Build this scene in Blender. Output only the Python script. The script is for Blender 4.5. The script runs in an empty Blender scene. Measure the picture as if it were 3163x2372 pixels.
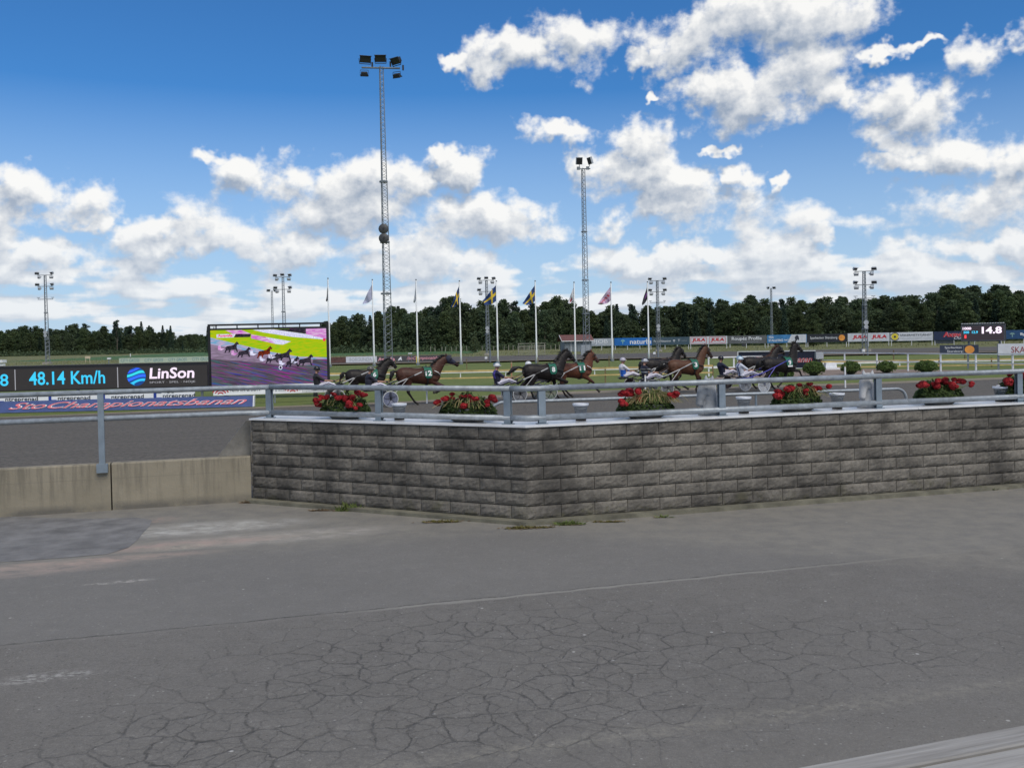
import bpy, math, random
from mathutils import Vector, Matrix, noise as mnoise
random.seed(7)
S = bpy.context.scene
C = S.collection
R = math.radians

# ---------------------------------------------------------------- camera
F, CX, CY, H = 2850.0, 1581.5, 1097.0, 2.65        # focal length and principal point in photograph pixels, eye height
PITCH, ROLL = R(0.945), R(-1.19)
CM = Matrix.Rotation(math.pi / 2 - PITCH, 3, 'X') @ Matrix.Rotation(ROLL, 3, 'Z')
cam = bpy.data.cameras.new('camera')
cam.sensor_width = 36.0
cam.lens = 36.0 * F / 3163.0
cam.shift_y = -(1186.0 - CY) / 3163.0
cam.clip_start, cam.clip_end = 0.1, 20000
co = bpy.data.objects.new('camera', cam)
co.location = (0, 0, H)
co.rotation_euler = CM.to_euler()
C.objects.link(co)
S.camera = co

def ray(px, py):
    return CM @ Vector(((px - CX) / F, -(py - CY) / F, -1.0))
def gp(px, py, z=0.0):
    d = ray(px, py); t = (z - H) / d.z
    return Vector((d.x * t, d.y * t, z))
def dp(px, py, Y):
    d = ray(px, py); t = Y / d.y
    return Vector((d.x * t, Y, H + d.z * t))
def proj(p):
    c = CM.transposed() @ (Vector(p) - Vector((0, 0, H)))
    return CX + F * c.x / -c.z, CY - F * c.y / -c.z
def on_line(A, B, px, z=0.0):                       # point of the line A-B (plan) that stands at photograph column px
    lo, hi = -3.0, 4.0
    f = lambda s: proj(A.lerp(B, s) if False else A + (B - A) * s)[0] - px
    for i in range(41):                             # stay in front of the camera
        if (A + (B - A) * lo).y < 2: lo += 0.1
        if (A + (B - A) * hi).y < 2: hi -= 0.1
    sg = f(lo)
    for i in range(60):
        m = (lo + hi) / 2
        if f(m) * sg > 0: lo = m
        else: hi = m
    p = A + (B - A) * lo
    return Vector((p.x, p.y, z))

# ---------------------------------------------------------------- sky and sun
SUN_EL, SUN_AZ = R(50), R(150)
W = bpy.data.worlds.new('World'); S.world = W; W.use_nodes = True
try: W.cycles.sampling_method = 'NONE'
except Exception: pass
wt = W.node_tree; wt.nodes.clear()
class NT:
    def __init__(s, t): s.t = t
    def n(s, typ, **kw):
        o = s.t.nodes.new(typ)
        for k, v in kw.items(): setattr(o, k, v)
        return o
    def put(s, sock, val):
        if hasattr(val, 'is_output'): s.t.links.new(val, sock)
        elif val is not None: sock.default_value = val
    def m(s, op, a, b=None, c=None, clamp=False):
        o = s.n('ShaderNodeMath', operation=op, use_clamp=clamp)
        for i, v in enumerate((a, b, c)):
            if v is not None: s.put(o.inputs[i], v)
        return o.outputs[0]
    def vm(s, op, a, b=None, c=None, out=0):
        o = s.n('ShaderNodeVectorMath', operation=op)
        for i, v in enumerate((a, b, c)):
            if v is not None: s.put(o.inputs[i], v)
        return o.outputs['Value'] if op in ('LENGTH', 'DOT_PRODUCT', 'DISTANCE') else o.outputs[0]
    def noise(s, vec, scale, detail=4, rough=.55, dist=0, dim='3D'):
        o = s.n('ShaderNodeTexNoise', noise_dimensions=dim)
        s.put(o.inputs['Vector'], vec)
        o.inputs['Scale'].default_value = scale; o.inputs['Detail'].default_value = detail
        o.inputs['Roughness'].default_value = rough; o.inputs['Distortion'].default_value = dist
        return o
    def mix(s, f, a, b, typ='MIX', clamp=False):
        o = s.n('ShaderNodeMix', data_type='RGBA', blend_type=typ, clamp_result=clamp)
        s.put(o.inputs[0], f); s.put(o.inputs[6], a); s.put(o.inputs[7], b)
        return o.outputs[2]
    def mr(s, v, a, b, c=0.0, d=1.0, smooth=False):
        o = s.n('ShaderNodeMapRange', interpolation_type='SMOOTHSTEP' if smooth else 'LINEAR')
        for i, x in enumerate((v, a, b, c, d)): s.put(o.inputs[i], x)
        return o.outputs[0]
def rgb(*c): return (c[0], c[1], c[2], 1.0)

# cumulus masses as the photograph shows them: centre and half-size, in a 2212-pixel-wide copy of the picture
CL = [(1085,105,78,52),(990,112,42,16),(1255,85,108,62),(1490,85,120,62),(1610,45,180,66),(1760,35,110,60),(1410,128,60,22),
 (1555,178,100,42),(1700,150,135,80),(1650,232,105,55),(1810,190,70,52),(1915,215,66,56),(2035,258,90,62),(1960,295,70,36),
 (1940,352,66,28),(2080,322,66,44),(2165,350,70,50),(2190,410,110,64),(2060,440,140,52),(2130,530,210,36),
 (1990,80,80,14),(2105,90,52,46),(1895,105,44,14),(1190,280,88,30),(1375,305,90,50),(1330,362,145,60),(1440,400,90,52),
 (1240,350,60,44),(1500,455,148,58),(1400,462,100,40),(1622,390,54,34),(1728,404,32,20),(1575,325,48,13),(1440,205,26,10),
 (430,345,56,22),(530,372,98,42),(650,410,116,50),(770,405,120,58),(850,395,70,58),(985,372,80,46),(960,332,46,26),
 (780,470,190,62),(1010,478,165,60),(1140,490,112,48),(50,430,90,44),(155,440,92,50),(215,475,40,30),(90,548,165,36),
 (370,520,180,40),(620,545,190,36),(900,575,260,36),(1420,562,190,32),(1760,535,52,32)]
def cloud_group(name, inview):
    """Cloud density over azimuth and elevation: the masses listed above inside the view, the same kind of cloud all round it."""
    g = bpy.data.node_groups.new(name, 'ShaderNodeTree')
    g.interface.new_socket('P', in_out='INPUT', socket_type='NodeSocketVector')
    g.interface.new_socket('D', in_out='OUTPUT', socket_type='NodeSocketFloat')
    t = NT(g); gi = t.n('NodeGroupInput'); go = t.n('NodeGroupOutput')
    P = gi.outputs[0]
    sep = t.n('ShaderNodeSeparateXYZ'); t.put(sep.inputs[0], P)
    v = sep.outputs[1]
    s_ = t.m('DIVIDE', 1.0, t.m('ADD', t.m('MAXIMUM', v, 0.0), .075))          # rows of a cloud layer drawing together towards the horizon
    cq = t.n('ShaderNodeCombineXYZ'); t.put(cq.inputs[0], t.m('MULTIPLY', sep.outputs[0], 8.5)); t.put(cq.inputs[1], t.m('MULTIPLY', s_, .62))
    lown = t.noise(cq.outputs[0], 1.0, 3, .5, dim='2D').outputs[0]
    lo = t.m('ADD', t.mr(lown, .36, .64, -.55, .65), t.mr(v, .05, .20, .45, -1.05))
    if inview:
        w1 = t.noise(P, 8, 4, .62, dim='2D').outputs['Color']
        q = t.vm('ADD', P, t.vm('MULTIPLY', t.vm('SUBTRACT', w1, (.5, .5, .5)), (.10, .06, 0)))
        w2 = t.noise(P, 34, 3, .6, dim='2D').outputs['Color']
        q = t.vm('ADD', q, t.vm('MULTIPLY', t.vm('SUBTRACT', w2, (.5, .5, .5)), (.05, .035, 0)))
        acc = None
        for (x, y, rx, ry) in CL:
            d = ray(x * 1.43, y * 1.43).normalized()
            u0, v0 = math.atan2(d.x, d.y), math.asin(d.z)
            sx, sy = 1.0 / (rx * 1.43 / F * 1.12), 1.0 / (ry * 1.43 / F * 1.15)
            L = t.vm('LENGTH', t.vm('MULTIPLY_ADD', q, (sx, sy, 0), (-u0 * sx, -v0 * sy, 0)))
            acc = L if acc is None else t.m('SMOOTH_MIN', acc, L, .16)
        blob = t.m('SUBTRACT', 1.0, acc)
    else:
        gen = t.noise(t.vm('MULTIPLY', P, (2.6, 6.0, 1)), 1.0, 2, .5, dim='2D').outputs[0]
        blob = t.mr(gen, .34, .62, -.8, .75)
    blob = t.m('MINIMUM', blob, .7)
    mm = t.m('SMOOTH_MAX', blob, lo, .1)
    n = t.noise(t.vm('MULTIPLY', P, (1, 1.3, 1)), 15, 8, .6, dim='2D').outputs[0]
    t.put(go.inputs[0], t.m('MULTIPLY_ADD', t.m('SUBTRACT', n, .5), 2.0, mm))
    return g
t = NT(wt)
tc = t.n('ShaderNodeTexCoord')
sp = t.n('ShaderNodeSeparateXYZ'); t.put(sp.inputs[0], t.vm('NORMALIZE', tc.outputs['Generated']))
az = t.m('ARCTAN2', sp.outputs[0], sp.outputs[1]); el = t.m('ARCSINE', sp.outputs[2])
cmb = t.n('ShaderNodeCombineXYZ'); t.put(cmb.inputs[0], az); t.put(cmb.inputs[1], el)
P = cmb.outputs[0]
sky = t.n('ShaderNodeTexSky', sky_type='NISHITA', sun_disc=False, sun_elevation=SUN_EL, sun_rotation=SUN_AZ)
sky.air_density, sky.dust_density, sky.ozone_density = 1.0, 0.4, 4.0
SKY_K, CLOUD_K = 0.056, .575
skyc = t.mix(1.0, sky.outputs[0], rgb(.38 * SKY_K, .84 * SKY_K, 1.24 * SKY_K), 'MULTIPLY')
skyc = t.mix(t.mr(el, .0, .26, .88, 0), skyc, rgb(.58 * CLOUD_K, .72 * CLOUD_K, .90 * CLOUD_K))
def sky_with(G):
    def dens(off):
        g = t.n('ShaderNodeGroup', node_tree=G)
        t.put(g.inputs[0], t.vm('ADD', P, off)); return g.outputs[0]
    d0, d1 = dens((0, 0, 0)), dens((.006, .016, 0))
    alpha = t.mr(d0, -.04, .58, 0, 1, True)
    shade = t.m('ADD', t.m('MULTIPLY', t.m('SUBTRACT', d0, d1), 1.2), t.mr(d0, .1, 1.05, .70, .24))
    shade = t.m('MAXIMUM', t.m('MINIMUM', shade, 1.0), 0.0)
    ccol = t.mix(shade, rgb(.36 * CLOUD_K, .43 * CLOUD_K, .54 * CLOUD_K), rgb(1.04 * CLOUD_K, 1.03 * CLOUD_K, 1.0 * CLOUD_K))
    ccol = t.mix(t.mr(el, .01, .16, .6, 0), ccol, rgb(.86 * CLOUD_K, .89 * CLOUD_K, .94 * CLOUD_K))
    c = t.mix(t.m('MULTIPLY', alpha, t.mr(el, 0, .12, .80, .96)), skyc, ccol)
    c = t.mix(t.mr(el, -.02, .0, 0, 1), rgb(.08, .09, .07), c)
    bg = t.n('ShaderNodeBackground'); t.put(bg.inputs[0], c); bg.inputs[1].default_value = 1.0
    return bg.outputs[0]
outv = t.m('MAXIMUM', t.mr(t.m('ABSOLUTE', az), .56, .68, 0, 1), t.mr(el, .42, .50, 0, 1))
ms = t.n('ShaderNodeMixShader'); t.put(ms.inputs[0], outv)
t.put(ms.inputs[1], sky_with(cloud_group('clouds_ahead', True))); t.put(ms.inputs[2], sky_with(cloud_group('clouds_around', False)))
wo = t.n('ShaderNodeOutputWorld'); t.put(wo.inputs[0], ms.outputs[0])

sl = bpy.data.lights.new('sun', 'SUN'); sl.energy = 1.5; sl.angle = R(40); sl.color = (1, .91, .77)
so = bpy.data.objects.new('sun', sl); C.objects.link(so)
sd = Vector((math.sin(SUN_AZ) * math.cos(SUN_EL), math.cos(SUN_AZ) * math.cos(SUN_EL), math.sin(SUN_EL)))
so.rotation_euler = sd.to_track_quat('Z', 'Y').to_euler(); so.location = (30, 20, 60)
vs = S.view_settings
vs.view_transform = 'Standard'; vs.look = 'None'; vs.exposure = 0.72; vs.gamma = 1.0; vs.use_curve_mapping = False

# ---------------------------------------------------------------- materials
MATS = {}
def mat(name, col, rough=.7, metal=0.0, var=0.12, scale=3.0, col2=None, bump=0.0, bscale=40.0, emit=None, spec=.5, trans=0.0, randobj=0.0, stretch=None):
    if name in MATS: return MATS[name]
    m = bpy.data.materials.new(name); m.use_nodes = True; MATS[name] = m
    t = NT(m.node_tree); t.t.nodes.clear()
    b = t.n('ShaderNodeBsdfPrincipled'); o = t.n('ShaderNodeOutputMaterial')
    b.inputs['Roughness'].default_value = rough; b.inputs['Metallic'].default_value = metal
    b.inputs['Specular IOR Level'].default_value = spec
    pos = t.n('ShaderNodeNewGeometry').outputs['Position']
    if stretch: pos = t.vm('MULTIPLY', pos, stretch)
    n = t.noise(pos, scale, 5, .6).outputs[0]
    c2 = col2 or tuple(min(1, x * (1 + var * 2.2)) for x in col)
    c1 = col if col2 else tuple(x * (1 - var) for x in col)
    c = t.mix(t.mr(n, .3, .7), rgb(*c1), rgb(*c2))
    if randobj:
        oi = t.n('ShaderNodeObjectInfo')
        hs = t.n('ShaderNodeHueSaturation')
        t.put(hs.inputs['Value'], t.mr(oi.outputs['Random'], 0, 1, 1 - randobj, 1 + randobj)); t.put(hs.inputs['Color'], c)
        t.put(hs.inputs['Hue'], t.mr(oi.outputs['Random'], 0, 1, .5 - randobj * .05, .5 + randobj * .03))
        c = hs.outputs[0]
    t.put(b.inputs['Base Color'], c)
    if bump:
        bn = t.n('ShaderNodeBump'); bn.inputs['Strength'].default_value = bump; bn.inputs['Distance'].default_value = .02
        t.put(bn.inputs['Height'], t.noise(pos, bscale, 6, .65).outputs[0]); t.put(b.inputs['Normal'], bn.outputs[0])
    if emit:
        b.inputs['Emission Color'].default_value = rgb(*emit[:3]); b.inputs['Emission Strength'].default_value = emit[3]
    sh = b.outputs[0]
    if trans:
        tr = t.n('ShaderNodeBsdfTranslucent'); t.put(tr.inputs[0], c)
        mx = t.n('ShaderNodeMixShader'); mx.inputs[0].default_value = trans
        t.put(mx.inputs[1], sh); t.put(mx.inputs[2], tr.outputs[0]); sh = mx.outputs[0]
    t.put(o.inputs[0], sh)
    return m
def emat(name, col, k=1.0):
    if name in MATS: return MATS[name]
    m = mat(name, (.01, .01, .012), .4, var=0, emit=(*col, k)); return m

# ---------------------------------------------------------------- mesh helpers
class MB:
    def __init__(s): s.v, s.f, s.mi, s.cur = [], [], [], 0
    def add(s, vs, fs):
        b = len(s.v); s.v += [tuple(x) for x in vs]
        for f in fs: s.f.append(tuple(b + i for i in f)); s.mi.append(s.cur)
    def box(s, c, d, M=None):
        hx, hy, hz = d[0] / 2, d[1] / 2, d[2] / 2
        P = [Vector((x, y, z)) for x in (-hx, hx) for y in (-hy, hy) for z in (-hz, hz)]
        if M is not None: P = [M @ p for p in P]
        c = Vector(c)
        s.add([c + p for p in P], [(0, 1, 3, 2), (4, 6, 7, 5), (0, 4, 5, 1), (2, 3, 7, 6), (0, 2, 6, 4), (1, 5, 7, 3)])
    def bar(s, a, b, w, h=None, up=(0, 0, 1)):
        a, b = Vector(a), Vector(b); d = b - a; L = d.length; d.normalize()
        u = Vector(up)
        if abs(d.dot(u)) > .99: u = Vector((0, 1, 0))
        x = d.cross(u).normalized(); z = x.cross(d)
        M = Matrix((x, d, z)).transposed()
        s.box((a + b) / 2, (w, L, h or w), M)
    def tube(s, pts, rad, n=8, ell=None, cap=True):
        pts = [Vector(p) for p in pts]; k = len(pts)
        if not hasattr(rad, '__len__'): rad = [rad] * k
        prev = None; rings = []
        for i, p in enumerate(pts):
            d = (pts[min(i + 1, k - 1)] - pts[max(i - 1, 0)]).normalized()
            if prev is None:
                u = Vector((0, 1, 0)) if abs(d.y) < .9 else Vector((1, 0, 0))
            else: u = prev
            u = (u - d * u.dot(d)).normalized(); prev = u; w = d.cross(u)
            e = ell[i] if ell else 1.0
            rings.append([p + (u * math.cos(2 * math.pi * j / n) * rad[i] * e + w * math.sin(2 * math.pi * j / n) * rad[i]) for j in range(n)])
        vs = [v for r in rings for v in r]; fs = []
        for i in range(k - 1):
            for j in range(n):
                a, b = i * n + j, i * n + (j + 1) % n
                fs.append((a, b, b + n, a + n))
        if cap:
            fs.append(tuple(range(n - 1, -1, -1))); fs.append(tuple((k - 1) * n + j for j in range(n)))
        s.add(vs, fs)
    def lathe(s, prof, n=16, c=(0, 0, 0), axis='Z', cap=True):
        c = Vector(c); vs = []
        for r, z in prof:
            for j in range(n):
                a = 2 * math.pi * j / n
                q = Vector((r * math.cos(a), r * math.sin(a), z))
                if axis == 'Y': q = Vector((q.x, q.z, q.y))
                elif axis == 'X': q = Vector((q.z, q.x, q.y))
                vs.append(c + q)
        fs = []; k = len(prof)
        for i in range(k - 1):
            for j in range(n):
                a, b = i * n + j, i * n + (j + 1) % n
                fs.append((a, b, b + n, a + n))
        if cap: fs.append(tuple(range(n - 1, -1, -1))); fs.append(tuple((k - 1) * n + j for j in range(n)))
        s.add(vs, fs)
    def prism(s, poly, off):                         # extrude a planar polygon by a vector
        off = Vector(off); k = len(poly); P = [Vector(p) for p in poly]
        s.add(P + [p + off for p in P], [tuple(range(k - 1, -1, -1)), tuple(range(k, 2 * k))] +
              [(i, (i + 1) % k, k + (i + 1) % k, k + i) for i in range(k)])
    def quad(s, *p): s.add(p, [tuple(range(len(p)))])
    def ball(s, c, r, n=8, m=5):
        prof = [(max(1e-4, math.sin(math.pi * i / m)) * 1.0, -math.cos(math.pi * i / m)) for i in range(m + 1)]
        c = Vector(c); rr = r if hasattr(r, '__len__') else (r, r, r)
        b = len(s.v); s.lathe(prof, n)
        for i in range(b, len(s.v)):
            x = s.v[i]; s.v[i] = (c.x + x[0] * rr[0], c.y + x[1] * rr[1], c.z + x[2] * rr[2])
    def mesh(s, name='mesh', smooth=False):
        m = bpy.data.meshes.new(name); m.from_pydata(s.v, [], s.f); m.update()
        if any(s.mi): m.polygons.foreach_set('material_index', s.mi)
        if smooth: m.polygons.foreach_set('use_smooth', [True] * len(m.polygons))
        return m
    def build(s, name, mats, parent=None, smooth=False, loc=None):
        return link(name, s.mesh(name, smooth), mats, parent, loc)
def link(name, me, mats=None, parent=None, loc=None, rot=None):
    if mats is not None and not len(me.materials):
        for m in (mats if isinstance(mats, (list, tuple)) else [mats]): me.materials.append(m)
    o = bpy.data.objects.new(name, me); C.objects.link(o)
    if parent: o.parent = parent
    if loc is not None: o.location = loc
    if rot is not None: o.rotation_euler = rot
    return o
def tag(o, label=None, cat=None, group=None, kind=None):
    if label: o['label'] = label
    if cat: o['category'] = cat
    if group: o['group'] = group
    if kind: o['kind'] = kind
    return o
def thing(name, label, cat, loc=(0, 0, 0), rz=0, group=None):
    o = bpy.data.objects.new(name, None); C.objects.link(o); o.empty_display_size = .2
    o.location = loc; o.rotation_euler = (0, 0, rz)
    return tag(o, label, cat, group)
def copy_tree(o, parent=None):
    c = o.copy(); C.objects.link(c); c.parent = parent
    for ch in o.children: copy_tree(ch, c)
    return c
def evaluated(mb, mods):
    m = mb.mesh('tmp'); o = bpy.data.objects.new('tmp', m); C.objects.link(o)
    for typ, kw in mods:
        x = o.modifiers.new(typ, typ)
        for k, v in kw.items(): setattr(x, k, v)
    dg = bpy.context.evaluated_depsgraph_get(); dg.update()
    me = bpy.data.meshes.new_from_object(o.evaluated_get(dg))
    bpy.data.objects.remove(o); bpy.data.meshes.remove(m)
    return me
def blend(mb, voxel=.025, it=4, f=.5):                # one continuous skin over a set of overlapping limbs
    me = evaluated(mb, [('REMESH', dict(mode='VOXEL', voxel_size=voxel)), ('SMOOTH', dict(factor=f, iterations=it))])
    me.polygons.foreach_set('use_smooth', [True] * len(me.polygons))
    return me
FONT = None
def text(txt, w, h, m, parent, x, z, y=-.012, shear=0, bold=0.0, name='lettering', ext=.003, keep=True, space=1.0):
    """Flat lettering in the local XZ plane: lower-left corner at (x, z), fitted to w by h."""
    cu = bpy.data.curves.new('t', 'FONT'); cu.body = txt; cu.size = 1; cu.shear = shear; cu.offset = bold
    cu.extrude = ext; cu.resolution_u = 3; cu.space_character = space
    o = bpy.data.objects.new('t', cu); C.objects.link(o)
    dg = bpy.context.evaluated_depsgraph_get(); dg.update()
    me = bpy.data.meshes.new_from_object(o.evaluated_get(dg))
    bpy.data.objects.remove(o); bpy.data.curves.remove(cu)
    xs = [v.co.x for v in me.vertices]; ys = [v.co.y for v in me.vertices]
    if not xs: return None
    sx, sy = w / (max(xs) - min(xs)), h / (max(ys) - min(ys))
    x0, y0 = min(xs), min(ys)
    for v in me.vertices: v.co = Vector(((v.co.x - x0) * sx, -v.co.z, (v.co.y - y0) * sy))
    me.materials.clear()
    return link(name, me, m, parent, (x, y, z))

# ================================================================ setting
HEAD = R(21)                                         # travelling direction of the race, from +X towards +Y
TD = Vector((math.cos(HEAD), math.sin(HEAD), 0))
# the wall lines in plan (from the photograph's base points)
WC = gp(1629, 1604, .06); WL = gp(779, 1537, .06); WR = gp(3163, 1490, .06)
for p in (WC, WL, WR): p.z = 0
DL = (WL - WC).normalized(); DR = (WR - WC).normalized()
LL = (WL - WC).length
LA = gp(0, 1598); LA.z = 0                           # low wall, left end of view
DW = (LA - WL).normalized()
WR2 = WC + DR * 26; LA2 = WL + DW * 26
BLK = LL / 10.05
TOPZ, BASEZ = 1.385, .06

def sheet(name, pts, m, z, kind='structure', sub=0):
    mb = MB(); mb.quad(*[(p[0], p[1], z) for p in pts]); o = mb.build(name, m); return tag(o, kind=kind)

def ground_mat(name, c1, c2, c3, s1, s2, rough=.95, bump=.3, bscale=30, along=None, k3=(.38, .72), pale=None):
    m = bpy.data.materials.new(name); m.use_nodes = True; t = NT(m.node_tree); t.t.nodes.clear()
    b = t.n('ShaderNodeBsdfPrincipled'); o = t.n('ShaderNodeOutputMaterial'); b.inputs['Roughness'].default_value = rough
    b.inputs['Specular IOR Level'].default_value = .25
    pos = t.n('ShaderNodeNewGeometry').outputs['Position']
    if along is not None:
        r = t.n('ShaderNodeVectorRotate', rotation_type='Z_AXIS'); t.put(r.inputs[0], pos); r.inputs['Angle'].default_value = -along
        pos2 = t.vm('MULTIPLY', r.outputs[0], (.12, 1.6, 1))
    else: pos2 = pos
    a = t.noise(pos2, s1, 6, .65).outputs[0]; d = t.noise(pos, s2, 6, .7).outputs[0]
    c = t.mix(t.mr(a, .3, .7), rgb(*c1), rgb(*c2)); c = t.mix(t.mr(d, *k3), c, rgb(*c3))
    if pale:                                         # loose combed ridges and hoof-thrown clods
        e = t.noise(t.vm('MULTIPLY', pos2, (2.2, 1.5, 1)), 2.6, 6, .75).outputs[0]; c = t.mix(t.mr(e, .56, .70, 0, .7), c, rgb(*pale))
        e2 = t.noise(t.vm('MULTIPLY', pos2, (5, 2.2, 1)), 3.1, 5, .7).outputs[0]; c = t.mix(t.mr(e2, .60, .70, 0, .8), c, rgb(*[x * .45 for x in c1]))
    t.put(b.inputs['Base Color'], c)
    bn = t.n('ShaderNodeBump'); bn.inputs['Strength'].default_value = bump; bn.inputs['Distance'].default_value = .04
    t.put(bn.inputs['Height'], t.noise(pos, bscale, 5, .7).outputs[0]); t.put(b.inputs['Normal'], bn.outputs[0])
    t.put(o.inputs[0], b.outputs[0]); return m
GRASS = ground_mat('grass_ground', (.125, .160, .040), (.170, .185, .058), (.088, .130, .030), .35, 2.2, bump=.5, bscale=9)
FIELD = ground_mat('dry_meadow', (.15, .155, .065), (.19, .175, .085), (.105, .13, .05), .06, .5, bump=.3, bscale=4)
CROP = ground_mat('green_crop', (.06, .13, .05), (.075, .145, .055), (.05, .11, .04), .05, .4)
SAND = ground_mat('track_sand', (.118, .109, .096), (.150, .137, .119), (.082, .076, .068), 1.1, 7.5, bump=1.0, bscale=11, along=R(14), k3=(.46, .62), pale=(.20, .185, .165))
SAND2 = ground_mat('sandy_border', (.24, .20, .155), (.29, .24, .19), (.17, .155, .11), .8, 4, along=HEAD)
DIRT = ground_mat('backstretch_sand', (.105, .098, .09), (.125, .115, .105), (.09, .085, .08), .3, 2, along=R(-10))
GRAV = ground_mat('red_gravel', (.23, .175, .145), (.27, .21, .18), (.19, .15, .12), .6, 5)

def asphalt():
    m = bpy.data.materials.new('asphalt'); m.use_nodes = True; t = NT(m.node_tree); t.t.nodes.clear()
    b = t.n('ShaderNodeBsdfPrincipled'); o = t.n('ShaderNodeOutputMaterial')
    b.inputs['Roughness'].default_value = .88; b.inputs['Specular IOR Level'].default_value = .3
    pos = t.n('ShaderNodeNewGeometry').outputs['Position']
    big = t.noise(pos, .45, 5, .6).outputs[0]; mid = t.noise(pos, 3.0, 6, .65).outputs[0]; fine = t.noise(pos, 90, 3, .6).outputs[0]
    c = t.mix(t.mr(big, .32, .68), rgb(.158, .149, .134), rgb(.200, .189, .171))
    c = t.mix(t.mr(mid, .45, .75, 0, .55), c, rgb(.245, .234, .216))
    blot = t.noise(pos, 9, 7, .8).outputs[0]
    c = t.mix(t.mr(blot, .50, .64, 0, .55), c, rgb(.135, .129, .119))
    c = t.mix(t.mr(blot, .46, .34, 0, .45), c, rgb(.27, .258, .238))
    grit = t.noise(pos, 34, 5, .8).outputs[0]
    c = t.mix(t.mr(grit, .42, .66, 0, .55), c, rgb(.115, .110, .102))
    c = t.mix(t.mr(grit, .48, .30, 0, .45), c, rgb(.28, .268, .248))
    c = t.mix(t.mr(fine, .40, .66, 0, .6), c, rgb(.105, .101, .095))
    # pale chips of aggregate
    vo = t.n('ShaderNodeTexVoronoi'); t.put(vo.inputs['Vector'], pos); vo.inputs['Scale'].default_value = 55
    rnd = t.n('ShaderNodeSeparateColor'); t.put(rnd.inputs[0], vo.outputs['Color'])
    chip = t.m('MULTIPLY', t.mr(vo.outputs['Distance'], .12, .22, 1, 0), t.m('GREATER_THAN', rnd.outputs[0], .78))
    c = t.mix(t.m('MULTIPLY', chip, .6), c, rgb(.34, .33, .31))
    def chips(sc, thr, r0, col, k):
        nonlocal c
        v = t.n('ShaderNodeTexVoronoi', voronoi_dimensions='2D'); t.put(v.inputs['Vector'], pos); v.inputs['Scale'].default_value = sc
        sc_ = t.n('ShaderNodeSeparateColor'); t.put(sc_.inputs[0], v.outputs['Color'])
        f_ = t.m('MULTIPLY', t.mr(v.outputs['Distance'], r0 * .5, r0, k, 0), t.m('GREATER_THAN', sc_.outputs[1], thr)); c = t.mix(f_, c, rgb(*col))
    chips(13, .95, .15, (.36, .35, .33), .6); chips(17, .92, .18, (.06, .057, .053), .6); chips(4.5, .985, .08, (.5, .49, .47), .8)
    # scuffs of pale grit
    scn = t.noise(t.vm('MULTIPLY', pos, (1.2, 3.0, 1)), 1.6, 7, .72).outputs[0]
    c = t.mix(t.mr(scn, .63, .76, 0, .6), c, rgb(.33, .315, .29))
    # paving seam: two points of it in the photograph
    s0, s1 = gp(300, 1965), gp(2100, 1787); dn = (s1 - s0).normalized(); nn = Vector((-dn.y, dn.x, 0))
    wob = t.m('MULTIPLY', t.m('SUBTRACT', t.noise(pos, 2.2, 5, .7).outputs[0], .5), .16)
    ds = t.m('ADD', t.m('SUBTRACT', t.vm('DOT_PRODUCT', pos, tuple(nn)), s0.dot(nn)), wob)
    al = t.m('SUBTRACT', t.vm('DOT_PRODUCT', pos, tuple(dn)), s0.dot(dn)); SL = (s1 - s0).length
    fade = t.mr(al, SL * 1.05, SL * 1.6, 1, .25)
    band = t.mr(ds, -.9, .0, 0, 1)
    beyond = t.m('GREATER_THAN', ds, 0.0)
    c = t.mix(t.m('MULTIPLY', beyond, .25), c, rgb(.225, .222, .212))
    pale = t.m('MULTIPLY', t.mr(t.m('ABSOLUTE', t.m('ADD', ds, .035)), .02, .06, 1, 0), t.mr(al, SL * .35, SL * .5, .15, .8))
    c = t.mix(t.m('MULTIPLY', pale, fade), c, rgb(.27, .26, .235))
    dark = t.mr(t.m('ABSOLUTE', t.m('SUBTRACT', ds, .01)), .004, .026, 1, 0)
    brk = t.mr(t.noise(pos, 6, 4, .7).outputs[0], .35, .6, .3, 1)
    c = t.mix(t.m('MULTIPLY', t.m('MULTIPLY', dark, brk), t.m('MULTIPLY', fade, .75)), c, rgb(.035, .034, .032))
    # alligator cracking on the near side of the seam
    wp = t.vm('ADD', pos, t.vm('MULTIPLY', t.vm('SUBTRACT', t.noise(pos, 2.4, 3, .6).outputs['Color'], (.5, .5, .5)), (.26, .26, 0)))
    wp = t.vm('ADD', wp, t.vm('MULTIPLY', t.vm('SUBTRACT', t.noise(pos, 30, 4, .75).outputs['Color'], (.5, .5, .5)), (.045, .045, 0)))
    def cracks(sc, wd):
        v = t.n('ShaderNodeTexVoronoi', feature='DISTANCE_TO_EDGE', voronoi_dimensions='2D'); t.put(v.inputs['Vector'], wp); v.inputs['Scale'].default_value = sc
        return t.mr(v.outputs['Distance'], wd * .25, wd, 1, 0)
    cc = gp(1500, 2080); cc2 = gp(2350, 2010)
    def zone(c0, rx, ry, ang):
        mp = t.n('ShaderNodeVectorRotate', rotation_type='Z_AXIS'); t.put(mp.inputs[0], t.vm('SUBTRACT', pos, tuple(c0))); mp.inputs['Angle'].default_value = -ang
        return t.mr(t.vm('LENGTH', t.vm('MULTIPLY', mp.outputs[0], (1 / rx, 1 / ry, 0))), .45, 1.0, 1, 0)
    an = math.atan2(dn.y, dn.x)
    zn = t.m('MAXIMUM', t.m('MAXIMUM', zone(cc, 3.5, 2.4, an), t.m('MULTIPLY', zone(cc2, 3.2, 1.1, an - .15), .8)), zone(gp(700, 2280), 2.0, 1.0, an))
    zn = t.m('MULTIPLY', zn, t.mr(ds, -.25, -.02, 1, 0))
    zmod = t.mr(t.noise(pos, 1.1, 3, .6).outputs[0], .34, .54, 0, 1)
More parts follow.
